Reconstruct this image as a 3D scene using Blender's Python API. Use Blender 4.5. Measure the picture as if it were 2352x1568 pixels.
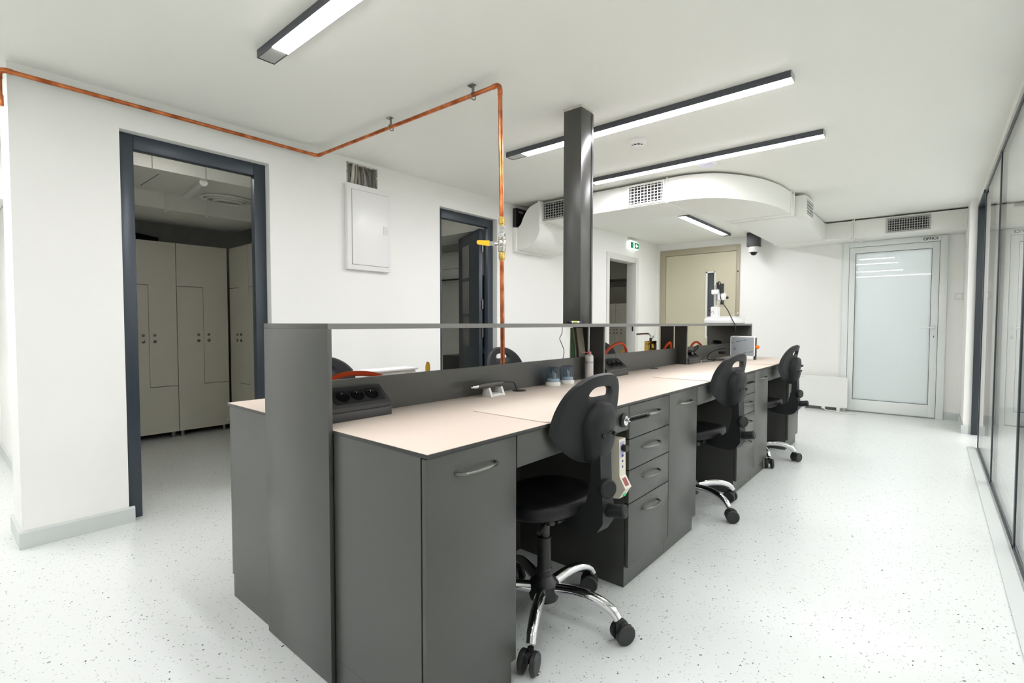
import bpy, bmesh, math, random
from mathutils import Vector, Matrix
random.seed(7)
S = bpy.context.scene
for o in list(bpy.data.objects):
    bpy.data.objects.remove(o, do_unlink=True)
COL = S.collection
PI = math.pi

# ------------------------------------------------------------------ camera
F_PX, YAW, PITCH, ROLL, EYE = 1145.83, math.radians(40.1742), math.radians(-2.0803), math.radians(0.0644), 1.15
fw = Vector((-math.sin(YAW)*math.cos(PITCH), math.cos(YAW)*math.cos(PITCH), math.sin(PITCH)))
rt0 = Vector((math.cos(YAW), math.sin(YAW), 0)); up0 = rt0.cross(fw)
rt = rt0*math.cos(ROLL)+up0*math.sin(ROLL); up = -rt0*math.sin(ROLL)+up0*math.cos(ROLL)
cam_d = bpy.data.cameras.new('camera'); cam = bpy.data.objects.new('camera', cam_d); COL.objects.link(cam)
M4 = Matrix((( rt.x, up.x, -fw.x, 0), (rt.y, up.y, -fw.y, 0), (rt.z, up.z, -fw.z, EYE), (0, 0, 0, 1)))
cam.matrix_world = M4
cam_d.sensor_fit = 'HORIZONTAL'; cam_d.sensor_width = 36.0; cam_d.lens = 36.0*F_PX/2352.0
cam_d.clip_start = 0.02; cam_d.clip_end = 60
S.camera = cam

# ------------------------------------------------------------------ world, exposure
w = bpy.data.worlds.new('world'); S.world = w; w.use_nodes = True
w.node_tree.nodes['Background'].inputs[0].default_value = (0.9, 0.95, 1.0, 1)
w.node_tree.nodes['Background'].inputs[1].default_value = 0.05
S.view_settings.view_transform = 'Standard'; S.view_settings.look = 'None'
S.view_settings.exposure = 0.52; S.view_settings.gamma = 1.0; S.view_settings.use_curve_mapping = False
S.cycles.use_adaptive_sampling = True; S.cycles.adaptive_threshold = .08
S.cycles.max_bounces = 8; S.cycles.diffuse_bounces = 5; S.cycles.glossy_bounces = 4; S.cycles.transparent_max_bounces = 12; S.cycles.transmission_bounces = 4
S.cycles.caustics_reflective = False; S.cycles.caustics_refractive = False
S.cycles.use_light_tree = False
LAMP = 44.0          # radiance of the LED diffusers

# ------------------------------------------------------------------ materials
def lin(c):
    return tuple(((v/255.0)/12.92 if v/255.0 <= .04045 else ((v/255.0+.055)/1.055)**2.4) for v in c)
def mat(name, rgb, rough=.5, metal=0.0, spec=.5, noise=None, bump=None, coat=0.0, trans=0.0, alpha=None, emit=None, estr=0):
    m = bpy.data.materials.new(name); m.use_nodes = True
    nt = m.node_tree; b = nt.nodes['Principled BSDF']
    c = lin(rgb)
    b.inputs['Base Color'].default_value = (*c, 1); b.inputs['Roughness'].default_value = rough
    b.inputs['Metallic'].default_value = metal; b.inputs['Specular IOR Level'].default_value = spec
    b.inputs['Coat Weight'].default_value = coat; b.inputs['Coat Roughness'].default_value = .08
    b.inputs['Transmission Weight'].default_value = trans
    if emit:
        b.inputs['Emission Color'].default_value = (*lin(emit), 1); b.inputs['Emission Strength'].default_value = estr
    if noise:
        sc, amt = noise
        tc = nt.nodes.new('ShaderNodeTexCoord'); n = nt.nodes.new('ShaderNodeTexNoise')
        n.inputs['Scale'].default_value = sc; n.inputs['Detail'].default_value = 4
        r = nt.nodes.new('ShaderNodeValToRGB')
        r.color_ramp.elements[0].position = .3; r.color_ramp.elements[1].position = .7
        r.color_ramp.elements[0].color = (*[v*(1-amt) for v in c], 1); r.color_ramp.elements[1].color = (*[min(1, v*(1+amt)) for v in c], 1)
        nt.links.new(tc.outputs['Object'], n.inputs['Vector']); nt.links.new(n.outputs['Fac'], r.inputs['Fac'])
        nt.links.new(r.outputs['Color'], b.inputs['Base Color'])
    if bump:
        sc, st = bump
        tc = nt.nodes.new('ShaderNodeTexCoord'); n = nt.nodes.new('ShaderNodeTexNoise')
        n.inputs['Scale'].default_value = sc; n.inputs['Detail'].default_value = 3
        bp = nt.nodes.new('ShaderNodeBump'); bp.inputs['Strength'].default_value = st; bp.inputs['Distance'].default_value = .01
        nt.links.new(tc.outputs['Object'], n.inputs['Vector']); nt.links.new(n.outputs['Fac'], bp.inputs['Height'])
        nt.links.new(bp.outputs['Normal'], b.inputs['Normal'])
    return m

def floor_mat():
    m = bpy.data.materials.new('speckled_vinyl'); m.use_nodes = True
    nt = m.node_tree; b = nt.nodes['Principled BSDF']; N = nt.nodes; L = nt.links
    tc = N.new('ShaderNodeTexCoord')
    base = N.new('ShaderNodeRGB'); base.outputs[0].default_value = (*lin((222, 226, 222)), 1)
    cur = base.outputs[0]
    nz = N.new('ShaderNodeTexNoise'); nz.inputs['Scale'].default_value = 120; nz.inputs['Detail'].default_value = 0
    L.new(tc.outputs['Object'], nz.inputs['Vector'])
    for sc, thr, rad, col in ((72, .855, .195, (112, 116, 110)), (110, .74, .24, (170, 174, 167)), (46, .96, .16, (74, 76, 72))):
        mp = N.new('ShaderNodeMapping'); mp.inputs['Location'].default_value = (sc*.137, sc*.071, 0)
        mp.inputs['Scale'].default_value = (1, 1, .01)
        ad = N.new('ShaderNodeVectorMath'); ad.operation = 'MULTIPLY_ADD'; ad.inputs[1].default_value = (.012, .012, 0)
        v = N.new('ShaderNodeTexVoronoi'); v.inputs['Scale'].default_value = sc
        sp = N.new('ShaderNodeSeparateColor')
        a = N.new('ShaderNodeMath'); a.operation = 'GREATER_THAN'; a.inputs[1].default_value = thr
        d = N.new('ShaderNodeMath'); d.operation = 'LESS_THAN'; d.inputs[1].default_value = rad
        mu = N.new('ShaderNodeMath'); mu.operation = 'MULTIPLY'
        mx = N.new('ShaderNodeMix'); mx.data_type = 'RGBA'
        mx.inputs['B'].default_value = (*lin(col), 1)
        L.new(tc.outputs['Object'], mp.inputs['Vector']); 
        L.new(nz.outputs['Color'], ad.inputs[0]); L.new(mp.outputs['Vector'], ad.inputs[2]); L.new(ad.outputs['Vector'], v.inputs['Vector'])
        L.new(v.outputs['Color'], sp.inputs['Color']); L.new(sp.outputs['Red'], a.inputs[0]); L.new(v.outputs['Distance'], d.inputs[0])
        L.new(a.outputs[0], mu.inputs[0]); L.new(d.outputs[0], mu.inputs[1])
        L.new(mu.outputs[0], mx.inputs['Factor']); L.new(cur, mx.inputs['A']); cur = mx.outputs['Result']
    L.new(cur, b.inputs['Base Color'])
    b.inputs['Roughness'].default_value = .22; b.inputs['Specular IOR Level'].default_value = .5
    return m

def thin_fresnel(N, L, ior):
    f = N.new('ShaderNodeFresnel'); ge = N.new('ShaderNodeNewGeometry'); mr = N.new('ShaderNodeMapRange')
    mr.inputs['To Min'].default_value = ior; mr.inputs['To Max'].default_value = 1/ior
    L.new(ge.outputs['Backfacing'], mr.inputs['Value']); L.new(mr.outputs['Result'], f.inputs['IOR'])
    return f
def glass_mat(name, tint=(1, 1, 1), ior=1.5, rough=0.0):
    m = bpy.data.materials.new(name); m.use_nodes = True
    nt = m.node_tree; N = nt.nodes; L = nt.links
    N.remove(N['Principled BSDF']); out = N['Material Output']
    t = N.new('ShaderNodeBsdfTransparent'); t.inputs[0].default_value = (*tint, 1)
    g = N.new('ShaderNodeBsdfGlossy'); g.inputs['Roughness'].default_value = rough
    f = thin_fresnel(N, L, ior)
    mx = N.new('ShaderNodeMixShader')
    L.new(f.outputs[0], mx.inputs[0]); L.new(t.outputs[0], mx.inputs[1]); L.new(g.outputs[0], mx.inputs[2]); L.new(mx.outputs[0], out.inputs[0])
    return m

def frosted_mat():
    m = bpy.data.materials.new('frosted_glass'); m.use_nodes = True
    nt = m.node_tree; N = nt.nodes; L = nt.links
    N.remove(N['Principled BSDF']); out = N['Material Output']
    d = N.new('ShaderNodeBsdfDiffuse'); d.inputs[0].default_value = (*lin((214, 220, 219)), 1)
    t = N.new('ShaderNodeBsdfTranslucent'); t.inputs[0].default_value = (.86, .9, .9, 1)
    m1 = N.new('ShaderNodeMixShader'); m1.inputs[0].default_value = .5
    g = N.new('ShaderNodeBsdfGlossy'); g.inputs['Roughness'].default_value = .02
    f = thin_fresnel(N, L, 1.5)
    m2 = N.new('ShaderNodeMixShader')
    L.new(d.outputs[0], m1.inputs[1]); L.new(t.outputs[0], m1.inputs[2]); L.new(f.outputs[0], m2.inputs[0]); L.new(m1.outputs[0], m2.inputs[1]); L.new(g.outputs[0], m2.inputs[2])
    L.new(m2.outputs[0], out.inputs[0])
    return m

def emit_mat(name, rgb, strength):
    m = bpy.data.materials.new(name); m.use_nodes = True
    nt = m.node_tree; N = nt.nodes; N.remove(N['Principled BSDF'])
    e = N.new('ShaderNodeEmission'); e.inputs[0].default_value = (*rgb, 1); e.inputs[1].default_value = strength
    nt.links.new(e.outputs[0], N['Material Output'].inputs[0])
    return m

def copper_mat():
    m = mat('copper', (196, 112, 66), .28, 1.0)
    nt = m.node_tree; b = nt.nodes['Principled BSDF']
    tc = nt.nodes.new('ShaderNodeTexCoord'); n = nt.nodes.new('ShaderNodeTexNoise')
    n.inputs['Scale'].default_value = 14; n.inputs['Detail'].default_value = 6
    r = nt.nodes.new('ShaderNodeValToRGB'); r.color_ramp.elements[0].position = .35; r.color_ramp.elements[1].position = .65
    r.color_ramp.elements[0].color = (*lin((160, 84, 48)), 1); r.color_ramp.elements[1].color = (*lin((222, 136, 88)), 1)
    nt.links.new(tc.outputs['Object'], n.inputs['Vector']); nt.links.new(n.outputs['Fac'], r.inputs['Fac']); nt.links.new(r.outputs['Color'], b.inputs['Base Color'])
    return m

M = dict(
    wall=mat('wall_paint', (242, 242, 237), .75, spec=.3),
    ceil=mat('ceiling_paint', (238, 238, 231), .8, spec=.25),
    floor=floor_mat(),
    base=mat('skirting_vinyl', (204, 209, 205), .35),
    laminate=mat('dark_laminate', (68, 69, 65), .36, spec=.62),
    carcass=mat('carcass_board', (58, 57, 54), .5, spec=.4),
    edge=mat('edge_band', (112, 112, 108), .4),
    core=mat('compact_core', (50, 51, 50), .45),
    top=mat('worktop_beige', (206, 192, 177), .42, spec=.4),
    matpad=mat('desk_pad', (209, 197, 182), .5, spec=.3),
    steel=mat('brushed_steel', (150, 150, 146), .32, 1.0),
    darksteel=mat('handle_steel', (120, 120, 114), .32, 1.0),
    chrome=mat('chrome', (225, 225, 228), .06, 1.0),
    alu=mat('anodised_aluminium', (234, 238, 235), .38, .0, spec=.5),
    black=mat('black_plastic', (34, 34, 34), .4),
    black2=mat('black_gloss', (18, 18, 19), .22),
    chairgrey=mat('chair_polymer', (29, 30, 31), .52, spec=.33, bump=(300, .08)),
    seatblack=mat('seat_polymer', (20, 20, 21), .5, spec=.4, bump=(260, .1)),
    wheel=mat('castor_tyre', (40, 40, 41), .45),
    frameblue=mat('frame_anthracite', (62, 70, 78), .36, .25, spec=.5),
    lamphousing=mat('lamp_housing', (82, 85, 92), .42, .2),  # housing grey lightened to carry the spill light on its sides
    framedark=mat('partition_frame', (52, 58, 62), .4, .2),
    column=mat('column_sheet', (84, 84, 81), .28, .35, spec=.5),
    copper=copper_mat(),
    brass=mat('brass', (190, 158, 84), .24, 1.0),
    nickel=mat('nickel', (198, 194, 186), .22, 1.0),
    yellow=mat('yellow_lever', (240, 184, 16), .4),
    orange=mat('orange_hose', (214, 74, 20), .38),
    orangeball=mat('orange_knob', (250, 120, 20), .35),
    white=mat('white_enamel', (238, 238, 235), .28, spec=.5),
    whitepl=mat('white_plastic', (226, 225, 220), .42),
    duct=mat('duct_white', (238, 238, 232), .5, spec=.35),
    grille=mat('grille_aluminium', (176, 177, 173), .4, .3),
    void=mat('vent_void', (14, 14, 15), .7),
    beige=mat('beige_steel_door', (196, 191, 166), .45, spec=.4),
    beigef=mat('beige_steel_frame', (168, 161, 138), .45),
    locker=mat('locker_laminate', (206, 203, 190), .42, spec=.4),
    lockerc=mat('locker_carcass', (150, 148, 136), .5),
    cable=mat('cable_grey', (168, 164, 154), .6),
    cable2=mat('cable_dark_grey', (120, 116, 108), .6),
    plaster=mat('rough_plaster', (200, 196, 186), .9, bump=(80, .6)),
    glass=glass_mat('clear_glass', (.975, .985, .98)),
    cover=glass_mat('bluish_clear_cover', (.62, .72, .82), 1.5),
    frost=frosted_mat(),
    led=emit_mat('led_diffuser', (.965, .945, 1.0), LAMP),
    dimglass=mat('dark_vision_glass', (70, 76, 78), .05, spec=.6),
    green=mat('exit_green', (0, 120, 78), .5, emit=(0, 120, 78), estr=.5),
    exitwhite=mat('exit_white', (245, 250, 246), .5, emit=(240, 255, 246), estr=.6),
    papergrey=mat('grey_paper', (120, 120, 118), .8),
    paper=mat('paper', (214, 214, 208), .8), greenfile=mat('green_folder', (34, 104, 58), .6), tanfile=mat('card_folder', (150, 146, 132), .7),
    film=mat('protective_film', (170, 178, 182), .3, .35), ink=mat('print_ink', (84, 96, 100), .6), blackink=mat('black_marker', (20, 20, 22), .6),
    cream=mat('cream_enamel', (222, 216, 198), .4), lilac=mat('lilac_strip', (176, 172, 208), .4), red=mat('red_display', (150, 50, 52), .3), bluebtn=mat('blue_button', (52, 64, 140), .4),
    greenled=mat('green_switch', (20, 150, 90), .35, emit=(20, 170, 100), estr=.4),
    pink=mat('pale_red_nozzle', (206, 120, 126), .4), redp=mat('red_plastic', (190, 40, 60), .4), can=mat('spray_can', (212, 208, 208), .35, .2),
    purple=mat('lens_glow', (190, 184, 240), .3, emit=(170, 160, 250), estr=.5),
    translucent=mat('translucent_box', (228, 230, 228), .3, spec=.5),
    darkgrey=mat('dark_grey_box', (58, 58, 58), .45),
    limegreen=mat('lime_label', (186, 196, 60), .5),
)

# ------------------------------------------------------------------ mesh helpers
ORG = {}
class MB:
    def __init__(s): s.v = []; s.f = []
    def add(s, vs, fs):
        n = len(s.v); s.v += [tuple(p) for p in vs]; s.f += [tuple(i+n for i in f) for f in fs]; return s
    def box(s, x0, x1, y0, y1, z0, z1, bev=0.0):
        x0, x1 = sorted((x0, x1)); y0, y1 = sorted((y0, y1)); z0, z1 = sorted((z0, z1))
        if bev <= 0:
            vs = [(x, y, z) for x in (x0, x1) for y in (y0, y1) for z in (z0, z1)]
            return s.add(vs, [(0, 1, 3, 2), (4, 6, 7, 5), (0, 4, 5, 1), (2, 3, 7, 6), (0, 2, 6, 4), (1, 5, 7, 3)])
        b = bmesh.new(); bmesh.ops.create_cube(b, size=1)
        for v in b.verts: v.co = ((x0+x1)/2+v.co.x*(x1-x0), (y0+y1)/2+v.co.y*(y1-y0), (z0+z1)/2+v.co.z*(z1-z0))
        bmesh.ops.bevel(b, geom=b.edges[:], offset=bev, segments=2, affect='EDGES', profile=.5)
        return s.bm(b)
    def bm(s, b):
        b.verts.ensure_lookup_table(); b.verts.index_update()
        s.add([v.co[:] for v in b.verts], [tuple(v.index for v in f.verts) for f in b.faces]); b.free(); return s
    def prism(s, poly, axis, lo, hi):
        # poly: 2-D points in the two other axes in order (x:(y,z) y:(x,z) z:(x,y))
        def P(p, t): return {'x': (t, p[0], p[1]), 'y': (p[0], t, p[1]), 'z': (p[0], p[1], t)}[axis]
        n = len(poly)
        vs = [P(p, lo) for p in poly]+[P(p, hi) for p in poly]
        return s.add(vs, [tuple(range(n))[::-1], tuple(range(n, 2*n))]+[(i, (i+1) % n, n+(i+1) % n, n+i) for i in range(n)])
    def tube(s, path, r, seg=10, closed=False, cap=True, sq=1.0):
        P = [Vector(p) for p in path]; n = len(P); R = r if isinstance(r, (list, tuple)) else [r]*n
        T = []
        for i in range(n):
            a = P[i-1] if (i > 0 or closed) else P[i]; b = P[(i+1) % n] if (i < n-1 or closed) else P[i]
            T.append((b-a).normalized())
        ref = Vector((0, 0, 1)) if abs(T[0].z) < .9 else Vector((1, 0, 0))
        u = T[0].cross(ref).normalized(); vs = []; fs = []
        for i in range(n):
            if i: u = (u-T[i]*u.dot(T[i])).normalized()
            q = T[i].cross(u)
            for k in range(seg):
                a = 2*PI*k/seg; vs.append(P[i]+(u*math.cos(a)+q*math.sin(a)*sq)*R[i])
        m = n if closed else n-1
        for i in range(m):
            j = (i+1) % n
            for k in range(seg):
                l = (k+1) % seg; fs.append((i*seg+k, i*seg+l, j*seg+l, j*seg+k))
        if cap and not closed:
            fs.append(tuple(range(seg))[::-1]); fs.append(tuple((n-1)*seg+k for k in range(seg)))
        return s.add(vs, fs)
    def lathe(s, prof, c=(0, 0, 0), axis=(0, 0, 1), seg=20, sx=1.0, sy=1.0):
        ax = Vector(axis).normalized(); ref = Vector((0, 0, 1)) if abs(ax.z) < .9 else Vector((1, 0, 0))
        u = ax.cross(ref).normalized(); q = ax.cross(u); c = Vector(c); vs = []; fs = []
        for r, h in prof:
            for k in range(seg):
                a = 2*PI*k/seg; vs.append(c+ax*h+u*(r*math.cos(a)*sx)+q*(r*math.sin(a)*sy))
        for i in range(len(prof)-1):
            for k in range(seg):
                l = (k+1) % seg; fs.append((i*seg+k, i*seg+l, (i+1)*seg+l, (i+1)*seg+k))
        fs.append(tuple(range(seg))[::-1]); fs.append(tuple((len(prof)-1)*seg+k for k in range(seg)))
        return s.add(vs, fs)
    def cyl(s, a, b, r, seg=14):
        return s.tube([a, b], r, seg)
    def ball(s, c, r, seg=16, rings=9, sx=1, sy=1, sz=1):
        b = bmesh.new(); bmesh.ops.create_uvsphere(b, u_segments=seg, v_segments=rings, radius=r)
        for v in b.verts: v.co = (c[0]+v.co.x*sx, c[1]+v.co.y*sy, c[2]+v.co.z*sz)
        return s.bm(b)
    def rot(s, angle, axis, c):
        R = Matrix.Rotation(angle, 3, axis); c = Vector(c)
        s.v = [tuple(c+R @ (Vector(p)-c)) for p in s.v]; return s
    def build(s, name, m, parent=None, org=None, smooth=35, **tags):
        o0 = Vector(ORG[parent.name]) if parent else Vector(org if org else (0, 0, 0))
        me = bpy.data.meshes.new(name); me.from_pydata([tuple(Vector(p)-o0) for p in s.v], [], s.f)
        b = bmesh.new(); b.from_mesh(me); bmesh.ops.recalc_face_normals(b, faces=b.faces); b.to_mesh(me); b.free()
        me.materials.append(M[m] if isinstance(m, str) else m)
        if smooth:
            for p in me.polygons: p.use_smooth = True
            me.set_sharp_from_angle(angle=math.radians(smooth))
        o = bpy.data.objects.new(name, me); COL.objects.link(o)
        if parent: o.parent = parent
        else: o.location = o0
        ORG[o.name] = tuple(o0)
        for k, v in tags.items(): o[k] = v
        return o
def thing(name, label, cat, loc=(0, 0, 0), group=None):
    o = bpy.data.objects.new(name, None); COL.objects.link(o); o.location = loc; o.empty_display_size = .05
    ORG[o.name] = tuple(loc); o['label'] = label; o['category'] = cat
    if group: o['group'] = group
    return o
def struct(name, label, loc=(0, 0, 0)):
    o = bpy.data.objects.new(name, None); COL.objects.link(o); o.location = loc; o.empty_display_size = .05
    ORG[o.name] = tuple(loc); o['kind'] = 'structure'; o['label'] = label
    return o
def copy_tree(o, parent=None):
    c = o.copy(); COL.objects.link(c)
    if parent: c.parent = parent
    for ch in list(o.children): copy_tree(ch, c)
    return c
def text_mesh(name, body, size, m, loc, rot, parent, extrude=.0006, align='CENTER'):
    cu = bpy.data.curves.new(name, 'FONT'); cu.body = body; cu.size = size; cu.extrude = extrude; cu.align_x = align; cu.align_y = 'CENTER'; cu.offset = size*.012
    t = bpy.data.objects.new(name, cu); COL.objects.link(t)
    bpy.context.view_layer.update()
    me = bpy.data.meshes.new_from_object(t.evaluated_get(bpy.context.evaluated_depsgraph_get()))
    bpy.data.objects.remove(t, do_unlink=True)
    me.name = name; me.materials.clear(); me.materials.append(M[m])
    o = bpy.data.objects.new(name, me); COL.objects.link(o)
    if parent:
        o.parent = parent; o.location = Vector(loc)-Vector(ORG[parent.name])
    else: o.location = loc
    o.rotation_euler = rot; ORG[o.name] = ORG[parent.name]
    return o
def wall_grid(mb, axis, t0, t1, a0, a1, z0, z1, holes):
    """wall slab normal to axis between t0,t1; a-range along the wall; holes = (a0,a1,z0,z1)"""
    A = sorted({a0, a1, *[v for h in holes for v in h[:2]]}); Z = sorted({z0, z1, *[v for h in holes for v in h[2:]]})
    for i in range(len(A)-1):
        run = None
        for j in range(len(Z)-1):
            am, zm = (A[i]+A[i+1])/2, (Z[j]+Z[j+1])/2
            inside = any(h[0] < am < h[1] and h[2] < zm < h[3] for h in holes)
            if not inside:
                if run is None: run = Z[j]
            if run is not None and (inside or j == len(Z)-2):
                top = Z[j] if inside else Z[j+1]
                if axis == 'x': mb.box(t0, t1, A[i], A[i+1], run, top)
                else: mb.box(A[i], A[i+1], t0, t1, run, top)
                run = None
    return mb
def arc(c, r, a0, a1, n):
    return [(c[0]+r*math.cos(a0+(a1-a0)*i/n), c[1]+r*math.sin(a0+(a1-a0)*i/n)) for i in range(n+1)]
def rrect(x0, x1, z0, z1, r, n=5):
    return (arc((x1-r, z0+r), r, -PI/2, 0, n)+arc((x1-r, z1-r), r, 0, PI/2, n)+arc((x0+r, z1-r), r, PI/2, PI, n)+arc((x0+r, z0+r), r, PI, 1.5*PI, n))
def spline(P, k=8):
    P = [Vector(p) for p in P]; out = []
    for i in range(len(P)-1):
        a = P[i-1] if i else P[i]*2-P[i+1]; b, c = P[i], P[i+1]; d = P[i+2] if i+2 < len(P) else P[i+1]*2-P[i]
        for j in range(k):
            t = j/k
            out.append(.5*((2*b)+(c-a)*t+(2*a-5*b+4*c-d)*t*t+(3*b-a-3*c+d)*t**3))
    out.append(P[-1]); return out

# ================================================================== SETTING
XW, CEIL, YF, XG, YB = -3.5154, 2.4386, 7.9032, 0.335, -3.2
TW = .14
MB().box(-6.9, 3.3, YB-.2, 11.0, -.1, 0).build('floor', 'floor', kind='structure', label='pale speckled vinyl floor with a soft sheen')
MB().box(-6.9, 3.3, YB-.2, 11.0, CEIL, CEIL+.1).build('ceiling', 'ceil', kind='structure', label='white painted ceiling')

D1 = (.746, 1.574, 2.243); D2 = (3.125, 3.921, 2.233); D3 = (6.27, 7.13, 2.095); NICHE = (2.165, 2.45, 2.235, 2.41)
mb = wall_grid(MB(), 'x', XW-TW, XW, .305, YF+.1, 0, CEIL, [(D1[0], D1[1], 0, D1[2]), (D2[0], D2[1], 0, D2[2]), (D3[0], D3[1], 0, D3[2]), NICHE])
mb.box(XW-.345, XW-TW, .305, .435, 0, CEIL)
mb.box(XW-TW, XW-.09, NICHE[0], NICHE[1], NICHE[2], NICHE[3])
mb.build('wall_left', 'wall', kind='structure', smooth=0, label='white wall with doorways behind the bench')
mb = wall_grid(MB(), 'y', YF, YF+.12, XW-TW, XG+.1, 0, CEIL, [(-.93, .113, 0, 2.21), (-3.462, -2.222, 0, 2.335)])
mb.box(.262, XG+.06, 7.04, YF, 0, CEIL)
mb.build('wall_far', 'wall', kind='structure', smooth=0, label='white end wall holding the office door and the beige door')
MB().box(-6.9, 3.3, YB-.15, YB, 0, CEIL).build('wall_back', 'wall', kind='structure', smooth=0, label='white wall behind the viewpoint')
MB().box(XG-.05, XG+.09, YB, -1.0, 0, CEIL).build('wall_right', 'wall', kind='structure', smooth=0, label='white wall at the near end of the glazing')
mb = MB().box(-6.9, XW-.345, .435, .56, 0, CEIL)            # corridor wall facing the viewer at far left
mb.box(-6.45, -6.3, YB, .435, 0, CEIL)
mb.build('wall_corridor', 'wall', kind='structure', smooth=0, label='white corridor wall beyond the left corner')
mb = MB()
mb.box(-6.75, -6.6, .56, 8.7, 0, CEIL)                       # back wall of the side rooms
mb.box(-6.6, XW-TW, 2.72, 2.82, 0, CEIL); mb.box(-6.6, XW-TW, 5.35, 5.45, 0, CEIL)
mb.box(-6.75, XW-TW, 9.15, 9.3, 0, CEIL); mb.box(XW-TW, XW-TW+.1, YF+.12, 9.15, 0, CEIL); mb.box(-6.75, -6.6, 8.7, 9.15, 0, CEIL)
mb.build('wall_side_rooms', 'wall', kind='structure', smooth=0, label='walls of the dim rooms behind the doorways')
mb = MB()
mb.box(2.9, 3.05, YB, 9.0, 0, CEIL); mb.box(XG+.1, 2.9, 8.9, 9.0, 0, CEIL)
mb.build('wall_neighbour', 'wall', kind='structure', smooth=0, label='white walls of the room behind the glazing')
mb = MB()
mb.box(-2.1, -1.98, YF+.12, 10.4, 0, CEIL); mb.box(XG, XG+.1, YF+.12, 10.4, 0, CEIL); mb.box(-2.1, XG+.1, 10.4, 10.5, 0, CEIL)
mb.build('wall_office', 'wall', kind='structure', smooth=0, label='white walls of the office behind the frosted door')

def skirting(name, runs, label):
    mb = MB()
    for x0, x1, y0, y1 in runs:
        mb.box(x0, x1, y0, y1, 0, .082); 
        ex = .5
        # bevelled top lip
        if (x1-x0) < (y1-y0): mb.prism([(x0, .082), (x1, .082), (x0+(x1-x0)*(.25 if name != 'x' else .25), .092), (x0, .092)], 'y', y0, y1)
        else: mb.prism([(y0, .082), (y1, .082), (y1, .092), (y1-(y1-y0)*.25, .092)], 'x', x0, x1)
    return mb.build(name, 'base', kind='structure', smooth=0, label=label)
sk = .014
skirting('baseboard_left', [(XW, XW+sk, .291, .772), (XW, XW+sk, D1[1]-.0, D2[0]), (XW, XW+sk, D2[1], D3[0]), (XW, XW+sk, D3[1], YF)], 'pale grey skirting along the left wall')
skirting('baseboard_corner', [(XW-.36, XW, .291, .305)], 'pale grey skirting around the left corner')
skirting('baseboard_corridor', [(-6.3, XW-.36, .421, .435)], 'pale grey skirting in the corridor')
skirting('baseboard_far', [(-2.2, -.95, YF-sk, YF), (.115, .262, YF-sk, YF), (.262, XG-.03, 7.04-sk, 7.04)], 'pale grey skirting on the end wall')
skirting('baseboard_pilaster', [(.262-sk, .262, 7.03, YF-sk)], 'pale grey skirting on the pilaster by the office door')
skirting('baseboard_neighbour', [(XG+.1, 2.9, 8.886, 8.9)], 'pale grey skirting in the room behind the glazing')

# ---- dark door frames in the left wall
def dark_frame(name, y0, y1, zt, label, hinges=False):
    d = struct(name, label, (XW-.06, (y0+y1)/2, 0)); fwid = .078; xa, xb = XW-.115, XW-.06
    MB().box(xa, xb, y0, y0+fwid, 0, zt, .004).build('jamb', 'frameblue', d)
    MB().box(xa, xb, y1-fwid, y1, 0, zt, .004).build('jamb', 'frameblue', d)
    MB().box(xa, xb, y0+fwid, y1-fwid, zt-.085, zt, .004).build('head', 'frameblue', d)
    return d
dark_frame('door_1', *D1, 'dark anthracite door frame of the locker room').__setitem__('category', 'door frame')
d2 = dark_frame('door_2', *D2, 'dark anthracite door frame in the middle of the left wall')
HNG = (XW-.128, D2[1]-.088, 0); SW = math.radians(-27)
leaf = MB().box(XW-.86, XW-.128, D2[1]-.128, D2[1]-.088, .012, D2[2]-.09, .003).rot(SW, 'Z', HNG).build('door_leaf', 'frameblue', d2)
for z in (.25, 1.05, 1.35, 1.95):
    MB().cyl((XW-.120, D2[1]-.094, z-.05), (XW-.120, D2[1]-.094, z+.05), .009).build('hinge', 'steel', leaf)
for k, (z0, z1) in enumerate(((1.66, 2.02), (1.26, 1.62), (.90, 1.22))):
    MB().box(XW-.70, XW-.46, D2[1]-.1305, D2[1]-.1285, z0, z1).rot(SW, 'Z', HNG).build('taped_sheet', 'papergrey', leaf)
# ---- plain opening far along the left wall
d3 = struct('door_3', 'white lined opening below the exit sign', (XW, (D3[0]+D3[1])/2, 0))
for y in (D3[0], D3[1]):
    s = 1 if y == D3[0] else -1
    MB().box(XW-TW-.01, XW+.008, y, y+s*.022, 0, D3[2], .002).build('jamb_lining', 'cream' if 0 else 'whitepl', d3)
MB().box(XW-TW-.01, XW+.008, D3[0]+.022, D3[1]-.022, D3[2]-.022, D3[2], .002).build('head_lining', 'whitepl', d3)
MB().box(XW, XW+.012, D3[1], D3[1]+.06, 0, D3[2]+.06, .002).build('casing', 'whitepl', d3)
MB().box(XW, XW+.012, D3[0]-.06, D3[0], 0, D3[2]+.06, .002).build('casing', 'whitepl', d3)
MB().box(XW, XW+.012, D3[0], D3[1], D3[2], D3[2]+.06, .002).build('casing', 'whitepl', d3)
MB().box(XW-.05, XW-.03, D3[1]-.035, D3[1]-.022, 1.03, 1.13, .002).build('strike_plate', 'black', d3)

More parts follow.
